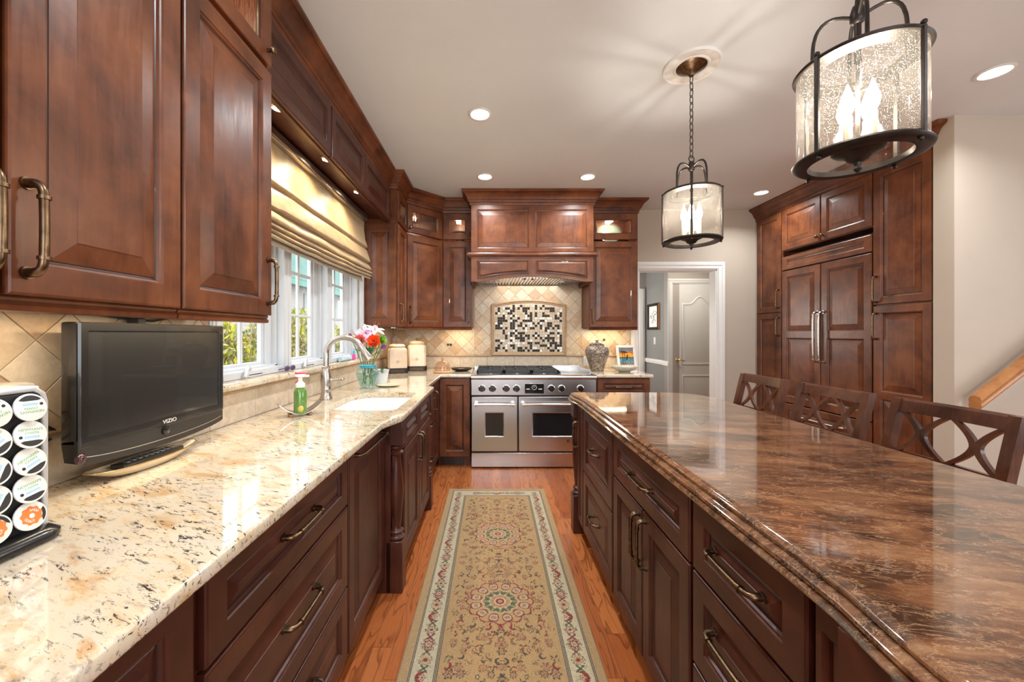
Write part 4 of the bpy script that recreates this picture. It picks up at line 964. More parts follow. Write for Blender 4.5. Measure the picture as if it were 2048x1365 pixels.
# ================================================================ POD RACK AND PODS
rk = thing('pod_rack', 'black and silver coffee pod rack at the near end of the granite', 'rack', (-.975, .665, .9155), LU)
mb = MB().loft([[(x, y, z) for x, y in rrect(-.125+i, -.135+i, .105-i, .075-i, .035)] for i, z in ((.012, 0), (0, .006), (0, .014), (.008, .022), (.02, .024))])
mb.build('base', M['black_plastic'], rk, smooth=50)
mb = MB().box(-.088, -.096, .020, .088, .045, .285, .004); mb.build('tower', M['black_rubber'], rk)
mb = MB().tube([(.093, -.092, .02), (.093, -.092, .262), (.089, -.092, .278), (.075, -.092, .290), (-.075, -.092, .290), (-.089, -.092, .278), (-.093, -.092, .262), (-.093, -.092, .02)], .006, 10)
mb.box(-.09, -.09, .285, .09, .05, .294, .003); mb.build('silver_frame', M['silver'], rk)
pw = plain('pod_lid_foil', (.82, .80, .74), .35, 0, .03); porange = plain('orange_print', (.78, .20, .04), .45, 0, .1); pgreen = plain('green_print', (.30, .50, .26), .5); pblue = plain('blue_print', (.38, .58, .72), .5)
def pod(orange):
    p = thing('coffee_pod', 'x', 'coffee pod')
    MB().lathe([(.0, -.008), (.019, -.008), (.0215, -.006), (.0225, -.004), (.0255, -.003), (.0258, 0), (.0, 0)], 28).build('cup', M['paper'], p)
    MB().lathe([(.0, .0012), (.0235, .0010), (.0250, .0)], 32).build('lid', pw, p)
    if orange:
        o = [((.0165+.0012*math.cos(9*a))*math.cos(a), (.0165+.0012*math.cos(9*a))*math.sin(a)) for a in [2*PI*i/72 for i in range(72)]]
        MB().prism(o, .0012, .0016, holes=[[(.0045*math.cos(-a)+.001, .0045*math.sin(-a)) for a in [2*PI*i/20 for i in range(20)]]]).build('printed_ring', porange, p)
        mb = MB()
        for i, ch in enumerate('DONUT'):
            a = math.radians(-128+i*19); g_ = text_mb(ch, .0062, .0002); g_.xf(Matrix.Rotation(a+PI/2, 4, 'Z')); g_.xf(Matrix.Translation((.0105*math.cos(a), .0105*math.sin(a), .0019))); mb.add(g_.v, g_.f)
        for i, ch in enumerate('SHOP'):
            a = math.radians(120-i*22); g_ = text_mb(ch, .0062, .0002); g_.xf(Matrix.Rotation(a-PI/2, 4, 'Z')); g_.xf(Matrix.Translation((.0100*math.cos(a), .0100*math.sin(a), .0019))); mb.add(g_.v, g_.f)
        mb.build('lettering', M['paper'], p, smooth=0)
        arc = [(.0225*math.cos(a), .0225*math.sin(a)) for a in [math.radians(-15+5*i) for i in range(15)]]+[(.0165*math.cos(a)+.001, .0165*math.sin(a)) for a in [math.radians(50-5*i) for i in range(11)]]
        MB().prism(arc, .0012, .0016).build('dark_band', M['ink'], p)
    else:
        mb = text_mb("NEWMAN'S", .0070, .0002, sx=1.05); mb.xf(Matrix.Translation((0, .0085, .0014))); t2 = text_mb('OWN', .0068, .0002, sx=1.2); t2.xf(Matrix.Translation((.001, .0022, .0014))); mb.add(t2.v, t2.f); mb.build('lettering', pgreen, p, smooth=0)
        MB().box(-.0105, -.0075, .0011, .0125, -.0030, .0015).build('blue_label', pblue, p)
        a0 = [math.radians(218+5.2*i) for i in range(21)]
        MB().prism([(.0222*math.cos(a), .0222*math.sin(a)) for a in a0]+[(.0105, -.0118), (-.0125, -.0118)], .0011, .0015).build('dark_band', M['ink'], p)
        MB().lathe([(0, .0016), (.0028, .0015), (.0028, .001)], 14, (-.0165, -.0045, 0)).build('seal', M['ink'], p)
    return p
protoW, protoO = pod(False), pod(True); r = random.Random(5); first = {0: True, 1: True}
rowname = ['top', 'second', 'third', 'fourth', 'bottom']; spins = [178, -6, 22, 8, -30, 200, 30, 60, 55, 20]
for cidx, yy in enumerate((.7205, .667)):
    for ridx in range(5):
        o = ridx == 4; pr = protoO if o else protoW
        if first[o]: q = pr; first[o] = False
        else: q = copy_tree(pr)
        z = 1.1735-.0508*ridx
        q.location = (-.863, yy, z)
        q.rotation_euler = (Matrix.Rotation(math.radians(90), 3, 'Z') @ Matrix.Rotation(math.radians(90-14), 3, 'X') @ Matrix.Rotation(math.radians(spins[cidx*5+ridx]), 3, 'Z')).to_euler()
        q['label'] = ('orange lidded' if o else 'cream lidded')+' coffee pod, %s of the %s column of the rack' % (rowname[ridx], 'fully visible' if cidx == 0 else 'half cut')
        q['group'] = 'coffee pods in the rack'
# machine behind the rack
cm = thing('coffee_maker', 'grey and white coffee machine partly hidden behind the pod rack', 'coffee maker', (-1.085, .775, .9155), LU)
MB().box(-.10, -.05, 0, .095, .055, .27, .03).build('housing', M['white_vinyl'], cm)
MB().box(-.105, -.055, .262, .098, .058, .287, .012).build('lid', plain('grey_plastic', (.35, .35, .34), .3, coat=.3), cm)
# ================================================================ FAUCET AND SOAP
fc = thing('faucet', 'brushed nickel pull-down faucet with a tall arched spout', 'faucet', (-1.005, 2.33, .9155))
MB().lathe([(.036, 0), (.037, .006), (.034, .012), (.030, .030), (.027, .052), (.0285, .056), (.0285, .062), (.027, .066), (.030, .090), (.031, .120), (.028, .155), (.023, .180), (.0215, .186), (.024, .190), (.024, .196), (.019, .200), (0, .200)], 32).build('body', M['nickel'], fc)
cx, rr = .112, .098; pts = [(0, 0, .195), (0, 0, .23), (.001, 0, .262)]+[(.112-.112*math.cos(a), 0, .275+rr*math.sin(a)) for a in [PI*i/18*.86 for i in range(19)]]
MB().tube(pts, .0165, 16).build('spout', M['nickel'], fc, smooth=60)
e = Vector(pts[-1]); dv = (Vector(pts[-1])-Vector(pts[-2])).normalized()
MB().tube([e-dv*.005, e+dv*.004, e+dv*.006, e+dv*.03, e+dv*.08, e+dv*.092], [.0185, .0185, .018, .0195, .026, .024], 20).build('spray_head', M['nickel'], fc)
MB().tube([(.020, -.0, .115), (.036, -.004, .116), (.040, -.004, .116), (.060, -.006, .118), (.100, -.010, .121), (.108, -.011, .122), (.112, -.011, .122)], [.013, .013, .008, .006, .009, .011, .009], 14).build('lever', M['nickel'], fc)
sd = thing('soap_dish', 'pewter crescent tray holding two soap bottles', 'tray', (-.935, 1.875, .9155), math.radians(38))
rows = []
for i in range(25):
    u = i/24*2-1; zb = .006+.050*u*u; hw = .045*(1-.25*u*u); row = [(u*.095, -hw, zb+.003), (u*.095, 0, zb), (u*.095, hw, zb+.003), (u*.095, hw, zb+.008), (u*.095, 0, zb+.005), (u*.095, -hw, zb+.008)]
    rows.append(row)
mb = MB().loft(rows); mb.build('dish', M['nickel'], sd, smooth=50)
mb = MB().box(-.05, -.03, 0, -.035, .03, .012, .002).box(.035, -.03, 0, .05, .03, .012, .002); mb.build('feet', M['trav_trim'], sd)
def bottle(loc, body, liquid, cap, label, h=.125, r=.029):
    b = thing('soap_bottle', label, 'soap bottle', loc)
    MB().lathe([(0, 0), (r*.92, 0), (r, .006), (r, h*.80), (r*.92, h*.90), (r*.62, h), (r*.55, h+.008)], 28).build('bottle', body, b)
    if liquid: MB().lathe([(0, .003), (r*.9, .003), (r*.9, h*.42), (0, h*.42)], 24).build('liquid', liquid, b)
    mb = MB().lathe([(r*.70, h+.001), (r*.74, h+.016), (r*.52, h+.024), (r*.34, h+.030), (r*.34, h+.048), (r*.8, h+.052), (r*.85, h+.062), (0, h+.064)], 24)
    mb.box(0, -.007, h+.050, .042, .007, h+.061, .003); mb.build('pump', cap, b); return b
gs = plain('green_soap', (.10, .24, .045), .08, 0, .15, coat=.6)
bt = bottle((-.925, 1.858, .927), gs, None, M['paper'], 'green foaming soap bottle with white pump in the pewter tray')
mb = MB().sphere((.010, -.0205, .026), (.016, .010, .018), 12, 8); mb.build('printed_fruit', plain('lemon_print', (.55, .45, .10), .4), bt)
bottle((-.955, 1.905, .929), M['vase_glass'], plain('teal_soap', (.02, .30, .30), .1), plain('red_plastic', (.55, .03, .10), .3), 'clear soap bottle with red pump and teal liquid behind the green one', .128, .022)
# ================================================================ SILL THINGS
mb = MB(); 
for k in (-1, 1):
    mb.sphere((0, k*.030, .018), (.010, .024, .016), 12, 8)
mb.tube([(0, -.055, .022), (-.03, -.058, .014), (-.06, -.04, .006)], .003, 6).tube([(0, .055, .022), (-.03, .058, .014), (-.06, .04, .006)], .003, 6)
tag(mb.build('sunglasses', plain('purple_black_plastic', (.07, .03, .10), .15, coat=.5), loc=(XL+.020, 2.155, WZ0+.001)), 'dark purple sunglasses on the granite sill', 'sunglasses')
mb = MB().loft([[(.022*k*math.cos(a)*(1+.2*math.sin(3*a+x*40)), x, .020*k*(1+math.sin(a))) for a in [2*PI*i/16 for i in range(16)]] for x, k in ((-.11, .2), (-.10, .9), (-.06, 1.1), (-.02, .7), (.02, 1.0), (.07, 1.0), (.11, .75), (.12, .2))])
tag(mb.build('cloth_roll', fabric('pale_blue_cloth', (.45, .60, .70), (.66, .76, .80)), loc=(XL+.012, 2.985, WZ0+.001)), 'pale blue rolled cloth on the sill under the far window', 'cloth')
b = thing('small_bottle', 'little pink bottle with turquoise cap on the sill beside the cloth', 'bottle', (XL+.022, 3.14, WZ0))
MB().lathe([(0, 0), (.014, 0), (.015, .004), (.015, .040), (.010, .048)], 20).build('body', plain('pink_lotion', (.70, .08, .30), .25), b)
MB().lathe([(0, .048), (.009, .048), (.009, .072), (0, .074)], 16).build('cap', plain('turquoise_cap', (.05, .45, .50), .3), b)
# ================================================================ VASE AND FLOWERS
VX, VY = -.905, 2.80
vs = thing('flower_vase', 'aqua tinted glass vase of cut flowers beside the sink', 'vase', (VX, VY, .9155))
MB().lathe([(0, .0), (.050, .0), (.055, .006), (.050, .012), (.062, .04), (.078, .085), (.082, .112), (.072, .136), (.046, .156), (.044, .175), (.060, .215), (.076, .250), (.074, .251), (.056, .213), (.041, .176), (.043, .154), (.068, .134), (.078, .112), (.074, .086), (.058, .042), (.046, .016), (0, .014)][:10], 40, cap=False).build('glass', M['vase_glass'], vs, smooth=70)
MB().lathe([(0, .017), (.045, .018), (.057, .043), (.073, .087), (.075, .105), (0, .106)], 32).build('water', thin_glass('tinted_water', (.86, .95, .95), .6), vs)
mb = MB().loft([[(.052*k*math.cos(a)*(1+.12*math.sin(7*a)), .052*k*math.sin(a)*(1+.12*math.sin(7*a+1)), z) for a in [2*PI*i/28 for i in range(28)]] for k, z in ((.95, .146), (1.1, .152), (.95, .158), (1.15, .166), (.98, .172))])
mb.build('ribbon', plain('aqua_ribbon', (.10, .42, .52), .35, 0, .25, 40), vs)
G1 = plain('stem_green', (.06, .19, .07), .5, 0, .3); G2 = plain('leaf_green', (.035, .18, .06), .45, 0, .35)
def frame_for(pos, out):
    z = Vector(out).normalized(); x = z.orthogonal().normalized(); y = z.cross(x)
    m_ = Matrix((x, y, z)).transposed().to_4x4(); m_.translation = Vector(pos); return m_
def petal(mb, L, w, curl, az, lift, n=7, wave=0, tip=.15):
    rows = []
    for i in range(n+1):
        t = i/n; r_ = L*t; z = lift*t+curl*t*t*L; hw = w*(math.sin(PI*min(1, t*.92+.08))**.8)*(1 if t < .85 else 1-(t-.85)/.15*(1-tip))
        rows.append([(r_, -hw, z+wave*math.sin(i*2.1)), (r_, 0, z-hw*.25), (r_, hw, z-wave*math.sin(i*2.1))])
    s = mb.mark(); mb.loft(rows, cap0=False, cap1=False, closed=False); mb.xf(Matrix.Rotation(az, 4, 'Z'), s)
def flower(name, label, kind, pos, out, col, col2, base, size):
    f = thing(name, label, 'flower', (0, 0, 0)); pos = Vector(pos); base = Vector(base)
    neck = Vector((VX+(pos.x-VX)*.30, VY+(pos.y-VY)*.30, .9155+.165)); mid = (neck+pos)/2+Vector((0, 0, .01))
    MB().tube([base, base.lerp(neck, .5), neck, mid, pos], .0028, 6).build('stem', G1, f)
    size *= 1.22; mb = MB(); Mx = frame_for(pos, out)
    if kind == 'lily':
        for k in range(6): petal(mb, size, size*.20, -.55, k*PI/3, size*.62, wave=.0015)
        st = MB()
        for k in range(6):
            a = k*PI/3+.4; st.tube([(0, 0, 0), (.012*math.cos(a), .012*math.sin(a), size*.5), (.022*math.cos(a), .022*math.sin(a), size*.72)], .0010, 5); st.sphere((.023*math.cos(a), .023*math.sin(a), size*.73), (.003, .003, .002), 6, 4)
        st.xf(Mx); st.build('stamens', col2, f)
    elif kind in ('carnation', 'mum', 'rose'):
        nl, cnt = {'carnation': (6, 9), 'mum': (7, 14), 'rose': (5, 6)}[kind]
        for j in range(nl):
            k_ = 1-j/nl
            for k in range(cnt): petal(mb, size*(.35+.65*k_), size*(.10 if kind == 'mum' else (.26 if kind == 'carnation' else .42))*(.5+.5*k_), (.35 if kind == 'rose' else .1)+.2*(1-k_), 2*PI*(k+.37*j)/cnt, size*(.30+1.0*(1-k_)**1.0), 5, wave=.003 if kind == 'carnation' else 0, tip=.7)
    else:
        for k in range(5): petal(mb, size, size*.42, -.2, k*2*PI/5, size*.2, 5, tip=.6)
    mb.xf(Mx); mb.build('petals', col, f, smooth=60, recalc=False); return f
lil = plain('lilac_petal', (.66, .47, .70), .5, 0, .2, 50); pal = plain('pale_lilac_petal', (.74, .62, .78), .5, 0, .15, 50); cor = plain('coral_petal', (.82, .25, .22), .5, 0, .2, 70)
ora = plain('orange_petal', (.85, .13, .03), .45, 0, .3, 50); gre = plain('lime_petal', (.28, .52, .07), .5, 0, .2, 60); pur = plain('purple_petal', (.22, .03, .27), .5, 0, .2, 50); pol = plain('pollen', (.35, .16, .05), .7)
def fp(px, py, dy): yy = VY+dy; return ((px-984)*yy/770, yy, CAM_Z-(py-668)*yy/770)
bs_ = lambda i: (VX+.035*math.cos(i*1.1), VY+.035*math.sin(i*1.1), .9155+.03)
flower('lily', 'lilac lily at the top of the bouquet, opening upward', 'lily', fp(749, 662, -.02), (.35, -.35, .9), pal, pol, bs_(0), .070)
flower('lily', 'lilac lily facing the viewer in the middle of the bouquet', 'lily', fp(733, 668, -.06), (-.1, -1, .45), lil, pol, bs_(1), .066)
flower('lily', 'pale lilac lily at the window side of the bouquet', 'lily', fp(713, 672, .0), (-.7, -.5, .5), pal, pol, bs_(2), .058)
flower('carnation', 'coral pink carnation at the front of the bouquet', 'carnation', fp(722, 682, -.085), (-.2, -1, .25), cor, None, bs_(3), .040)
flower('rose', 'bright orange rose at the front of the bouquet', 'rose', fp(748, 684, -.085), (.2, -1, .25), ora, None, bs_(4), .042)
flower('chrysanthemum', 'lime green button flower right of the orange rose', 'mum', fp(762, 682, -.02), (.7, -.6, .35), gre, None, bs_(5), .036)
flower('statice', 'small purple blossom at the right of the bouquet', 'small', fp(771, 678, 0), (.6, -.8, .1), pur, None, bs_(6), .022)
flower('statice', 'small purple blossom hanging low on the right of the bouquet', 'small', fp(767, 694, -.02), (.6, -.8, -.2), pur, None, bs_(7), .018)
flower('statice', 'small violet blossom on the window side of the bouquet', 'small', fp(700, 672, .03), (-.6, -.8, .2), pur, None, bs_(8), .020)
mb = MB(); r = random.Random(9)
for k in range(30):
    a = r.uniform(0, 2*PI); el = r.uniform(.1, .9); L_ = r.uniform(.07, .12); s = mb.mark(); petal(mb, L_, .011, -.3, 0, L_*el, 6)
    mb.xf(Matrix.Translation((VX+.02*math.cos(a), VY+.02*math.sin(a), 1.125+r.uniform(0, .07))) @ Matrix.Rotation(a, 4, 'Z') @ Matrix.Rotation(-r.uniform(.1, .8), 4, 'Y'), s)
for k in range(8):
    a = r.uniform(-1.2, .6); s = mb.mark(); petal(mb, .05, .006, .2, 0, .01, 5); mb.xf(Matrix.Translation((VX+.10, VY-.01, 1.02+.004*k)) @ Matrix.Rotation(a, 4, 'Z'), s)
mb.tube([(VX+.04, VY, 1.07), (VX+.08, VY-.005, 1.04), (VX+.12, VY-.01, 1.03)], .002, 5)
tag(mb.build('bouquet_greens', G2, smooth=60, recalc=False), 'dark green filler leaves between the flowers in the vase', 'leaves', kind='stuff')
mb = MB().lathe([(0, 0), (.042, 0), (.046, .004), (.052, .05), (.060, .10), (.066, .118), (.064, .118), (.05, .05), (.04, .008), (0, .006)], 30, cap=False)
tag(mb.build('glass_bowl', plain('frosted_white_glass', (.62, .64, .66), .25), loc=(-.862, 2.985, .9155)), 'frosted glass tumbler standing behind the flower vase', 'glass')
mb = MB().lathe([(0, 0), (.05, 0), (.085, .008), (.088, .012), (.05, .005), (0, .004)], 30, cap=False)
tag(mb.build('saucer', plain('yellow_white_glaze', (.72, .66, .46), .2), loc=(-.785, 2.92, .9155)), 'small pale saucer on the granite right of the flower vase', 'saucer')
# ================================================================ CORNER: CANISTERS, CLOCHE, TRIVET
def octo(a, c, z): return [(a, -a+c, z), (a, a-c, z), (a-c, a, z), (-a+c, a, z), (-a, a-c, z), (-a, -a+c, z), (-a+c, -a, z), (a-c, -a, z)]
iv = plain('ivory_ceramic', (.66, .52, .37), .28, 0, .05, coat=.4)
def canister(loc, rz, hb, lab):
    c = thing('canister', lab, 'canister', loc, rz, 'ivory canisters in the corner'); a = .095
    mb = MB().loft([octo(a+.008, .022, 0), octo(a+.008, .022, .050), octo(a+.001, .02, .052)], cap0=True, cap1=True); bs2 = mb.build('filigree_base', M['dark_bronze'], c)
    mb = MB()
    for q in range(4):
        s = mb.mark()
        for k in range(5):
            mb.tube([(-.055+k*.026+.010*math.cos(t), -(a+.0095), .025+.012*math.sin(t)) for t in [2*PI*i/10 for i in range(10)]], .0018, 5, closed=True)
            mb.tube([(-.055+k*.026+.005*math.sin(2*t), -(a+.0095), .010+.030*t/PI) for t in [PI*i/6 for i in range(7)]], .0014, 5)
        mb.xf(Matrix.Rotation(q*PI/2, 4, 'Z'), s)
    mb.build('scrollwork', M['bronze'], bs2)
    mb = MB().loft([octo(a, .02, .050), octo(a, .02, hb-.030), octo(a-.003, .02, hb-.026), octo(a-.003, .02, hb-.020), octo(a-.004, .022, hb-.016), octo(a-.014, .026, hb-.004), octo(a-.026, .028, hb)])
    b = mb.build('jar', iv, c, smooth=25)
    mb = MB()
    for dx, dz, s in ((0, .008, 1), (-.010, .0, .8), (.010, 0, .8), (0, -.010, .8)): mb.tube([(dx+.008*s*math.cos(t), -a-.0008, hb*.45+dz+.007*s*math.sin(t)) for t in [2*PI*i/12 for i in range(12)]], .0011, 5, closed=True)
    mb.build('emblem', M['trav_trim'], b)
    mb = MB().loft([octo(a-.024, .03, hb-.002), octo(a-.018, .032, hb+.004), octo(a-.016, .032, hb+.018), octo(a-.024, .030, hb+.030), octo(a-.045, .02, hb+.036)])
    ld = mb.build('lid', iv, c, smooth=40)
    z = hb+.036; mb = MB().tube([(0, 0, z), (0, 0, z+.012)], .004, 8).sphere((0, 0, z+.026), (.006, .004, .016), 10, 8).box(-.012, -.004, z+.011, .012, .004, z+.015, .001)
    for s in (-1, 1): mb.tube([(s*.003, 0, z+.012), (s*.010, 0, z+.024), (s*.016, 0, z+.026), (s*.018, 0, z+.018)], [.003, .0035, .003, .002], 8)
    mb.build('finial', M['bronze'], ld)
canister((-.972, 3.93, .9155), math.radians(20), .255, 'shorter ivory canister with fleur-de-lis finial, nearer the vase')
canister((-.812, 4.17, .9155), math.radians(10), .282, 'taller ivory canister with fleur-de-lis finial, nearer the range')
cl = thing('cheese_dome', 'peach tinted glass dome on a small plate beside the canisters', 'glass dome', (-.505, 3.92, .9155))
MB().lathe([(0, 0), (.085, 0), (.094, .008), (.094, .014), (.088, .018), (0, .016)], 40).build('plate', plain('peach_glaze', (.55, .33, .20), .15, coat=.5), cl)
MB().lathe([(.078, .018), (.078, .072), (.070, .095), (.045, .112), (.014, .120), (.008, .122), (.013, .130), (.014, .140), (.006, .148), (0, .149)], 40, cap=False).build('dome', M['amber_glass'], cl)
tv2 = thing('trivet_dish', 'low dark metal dish with a pale ornament left of the range', 'dish', (-.325, 4.10, .9155))
MB().lathe([(0, 0), (.06, 0), (.10, .014), (.115, .030), (.112, .032), (.09, .016), (0, .006)], 36, cap=False).build('dish', M['dark_bronze'], tv2)
mb = MB()
for k in range(7): petal(mb, .040, .012, -.1, k*2*PI/7, .012, 5)
mb.xf(Matrix.Translation((0, -.05, .020))); mb.build('ornament', plain('pale_copper', (.62, .46, .40), .3, .4), tv2, recalc=False)
# ================================================================ RIGHT OF THE RANGE
def speckled():
    t = NT('speckled_stoneware'); v = t.coords(); s_ = t.noise(v, 75, 3, .7)
    col = t.ramp(s_, [(.36, (.035, .030, .026)), (.46, (.16, .11, .075)), (.56, (.26, .20, .15)), (.68, (.48, .42, .36))]); t.p(color=col, rough=.09, coat=.6); return t.mat
ur = thing('ginger_jar', 'speckled brown lidded stoneware urn right of the range', 'urn', (1.118, 4.10, .9155))
MB().lathe([(0, 0), (.066, 0), (.070, .006), (.082, .05), (.104, .12), (.121, .17), (.127, .205), (.120, .240), (.098, .266), (.075, .277), (.06, .279)], 48).build('body', speckled(), ur)
mb = MB().lathe([(.080, .278), (.084, .281), (.080, .286), (.058, .300), (.030, .308), (.012, .311), (.010, .316), (.021, .322), (.020, .328), (.0, .331)], 40); mb.build('lid', speckled(), ur)
fr_ = thing('photo_frame', 'white framed sunset beach picture standing by the doorway', 'picture', (1.490, 4.235, .9155), math.radians(4))
fw, fh = .215, .27
def lean(mb): return mb.xf(Matrix.Rotation(math.radians(-14), 4, 'X'))
mb = MB()
for x0, z0, x1, z1 in ((-fw/2, 0, fw/2, .026), (-fw/2, fh-.026, fw/2, fh), (-fw/2, .026, -fw/2+.026, fh-.026), (fw/2-.026, .026, fw/2, fh-.026)): mb.box(x0, -.016, z0, x1, 0, z1, .002)
mb.box(-fw/2+.01, -.004, .01, fw/2-.01, 0, fh-.01); lean(mb); mb.build('frame', M['paper'], fr_)
a, b, c, d = -fw/2+.026, fw/2-.026, .026, fh-.026
bands = [(0, .13, (.62, .50, .50)), (.13, .20, (.36, .12, .10)), (.20, .46, (.10, .27, .30)), (.46, .52, (.05, .11, .12)), (.52, .72, (.90, .36, .03)), (.72, .82, (.62, .17, .04)), (.82, 1, (.20, .24, .28))]
mb = MB(); pm = []
for i, (u0, u1, col) in enumerate(bands): mb.box(a, -.0075, c+(d-c)*u0, b, -.004, c+(d-c)*u1, m=i); pm.append(plain('painted_band', col, .6, 0, .35, 40))
k = len(bands); pm.append(M['ink'])
for x0, hh in ((.22, .80), (.36, .76)):
    xx = a+(b-a)*x0; mb.tube([(xx, -.0085, c+.02), (xx+.003, -.0085, c+(d-c)*hh*.6), (xx+.008, -.0085, c+(d-c)*hh)], .0022, 6, m=k)
    for q in range(7):
        an = q*PI/6+.0; mb.tube([(xx+.008, -.0085, c+(d-c)*hh), (xx+.008+.02*math.cos(an), -.0085, c+(d-c)*hh+.014*math.sin(an)), (xx+.008+.034*math.cos(an), -.0085, c+(d-c)*hh+.010*math.sin(an)-.008)], .0018, 5, m=k)
lean(mb); mb.build('painting', pm, fr_)
mb = lean(MB().box(-.02, .0, .0, .02, .006, .2)); mb.tube([(0, .06, .002), (0, .0, .16)], .006, 6); mb.build('easel_back', M['ink'], fr_)
bw = thing('decorated_bowl', 'shallow patterned bowl in front of the white framed picture', 'bowl', (1.375, 4.0, .9155))
MB().lathe([(0, 0), (.055, 0), (.058, .006), (.085, .022), (.120, .044), (.138, .058), (.141, .058), (.122, .040), (.086, .016), (.05, .008), (0, .007)], 44, cap=False).build('bowl', plain('grey_stone_glaze', (.46, .46, .42), .35, 0, .35, 90), bw)
mb = MB()
for k in range(30):
    t_ = 2*PI*k/30; mb.sphere((.129*math.cos(t_), .129*math.sin(t_), .0515), (.007, .007, .005), 8, 5); mb.sphere((.112*math.cos(t_+.1), .112*math.sin(t_+.1), .038), (.005, .005, .004), 8, 5)
mb.build('dots', plain('yellow_green_dots', (.32, .36, .12), .3, 0, .5, 60), bw)
# ================================================================ STOOLS
def stool(loc, lab):
    s = thing('counter_stool', lab, 'stool', loc, -PI/2, 'walnut counter stools along the island')
    # local: sitter faces -y ... back posts at +y, width along x
    hw = .205; wd = M['stool_wood']
    for sx in (-1, 1):
        x = sx*hw
        P = [(x, .10, 0), (x, .055, .30), (x, .035, .60), (x, .052, .78), (x, .088, .93), (x, .108, 1.012)]
        mb = MB().loft([[(p[0]-.018, p[1]-.019, p[2]), (p[0]+.018, p[1]-.019, p[2]), (p[0]+.018, p[1]+.019, p[2]), (p[0]-.018, p[1]+.019, p[2])] for p in P]); mb.build('leg', wd, s, smooth=25)
        mb = MB().loft([[(x*.98-h, -.36-h, z), (x*.98+h, -.36-h, z), (x*.98+h, -.36+h, z), (x*.98-h, -.36+h, z)] for h, z in ((.015, 0), (.020, .58))]); mb.build('leg', wd, s)
    MB().box(-hw-.015, -.39, .555, hw+.015, .05, .60, .004).build('seat_frame', wd, s)
    mb = MB().loft([[(x, y, z) for x, y in rrect(-hw-.012+i, -.40+i, hw+.012-i, .015-i, .03)] for i, z in ((0, .600), (-.004, .615), (-.002, .635), (.014, .650), (.05, .656))]); mb.build('seat', plain('dark_leather', (.022, .022, .026), .38, coat=.2), s, smooth=60)
    bow = lambda x: .014*(1-(x/hw)**2)
    xs = [-hw+.012+(2*hw-.024)*i/14 for i in range(15)]
    mb = MB().loft([[(x, .080+bow(x), .955), (x, .102+bow(x), .955), (x, .122+bow(x), 1.002), (x, .116+bow(x), 1.012), (x, .104+bow(x), 1.014), (x, .092+bow(x), 1.004)] for x in xs]); mb.build('top_rail', wd, s, smooth=35)
    mb = MB().loft([[(x, .048+bow(x), .745), (x, .066+bow(x), .745), (x, .070+bow(x), .780), (x, .052+bow(x), .780)] for x in xs]); mb.build('lower_rail', wd, s, smooth=35)
    yb = lambda z: .058+(z-.77)*.17; z0, z1 = .775, .96; q = (hw-.012)
    def blade(x0, x1, up):
        pts = []
        for i in range(17):
            t = i/16; z = z0+(z1-z0)*t; k = abs(2*t-1)
            # curves hugging towards the crossing at mid height
            xx = x0+(x1-x0)*(1-k**1.6) if up else x0+(x1-x0)*(1-k**1.6)
            pts.append((xx, z))
        rows = []
        for i, (x, z) in enumerate(pts):
            y = yb(z)+bow(x); rows.append([(x-.012, y-.008, z), (x+.012, y-.008, z), (x+.012, y+.008, z), (x-.012, y+.008, z)])
        return MB().loft(rows)
    mb = MB()
    for x0, x1 in ((-q+.015, -q/2-.006), (-.010, -q/2+.006), (.010, q/2-.006), (q-.015, q/2+.006)):
        b_ = blade(x0, x1, True); mb.add(b_.v, b_.f)
    mb.build('lattice_back', wd, s, smooth=35)
    mb = MB().box(-hw, -.37, .20, hw, -.345, .235, .003).box(-hw, .04, .24, hw, .06, .27, .003)
    for sx in (-1, 1): mb.box(sx*hw-.010, -.36, .28, sx*hw+.010, .06, .31, .003)
    mb.build('stretcher', wd, s); return s
s0 = stool((1.80, 2.705, 0), 'walnut lattice-back counter stool nearest the kitchen doorway')
copy_tree(s0, None, (1.80, 2.15, 0), 'middle walnut lattice-back counter stool, in front of the refrigerator')
copy_tree(s0, None, (1.80, 1.595, 0), 'nearest walnut lattice-back counter stool, below the handrail, cut at the frame')
# ================================================================ HANDRAIL
hr = thing('stair_handrail', 'oak handrail rising along the stair wall', 'handrail', (3.06, 2.515, 0))
prof = [(-.030, -.030), (.030, -.030), (.034, -.012), (.030, -.004), (.034, .012), (.026, .028), (0, .034), (-.026, .028), (-.034, .012), (-.030, -.004), (-.034, -.012)]
a = math.radians(38); L = 1.7; dx, dz = math.cos(a), math.sin(a)
rows = [[(t*dx-v*dz*0, -.075+u, .875+t*dz+v/dx) for u, v in prof] for t in (0, .01, L)]
MB().loft(rows).build('rail', M['oak_rail'], hr, smooth=40)
mb = MB().tube([(.30, 0, .875+.30*dz/dx-.09), (.30, -.05, .875+.30*dz/dx-.08), (.30, -.075, .875+.30*dz/dx-.045)], .008, 8).lathe([(0, 0), (.028, 0), (.026, .008), (0, .010)], 16, (0, 0, 0))
mb.build('bracket', M['brass'], hr)
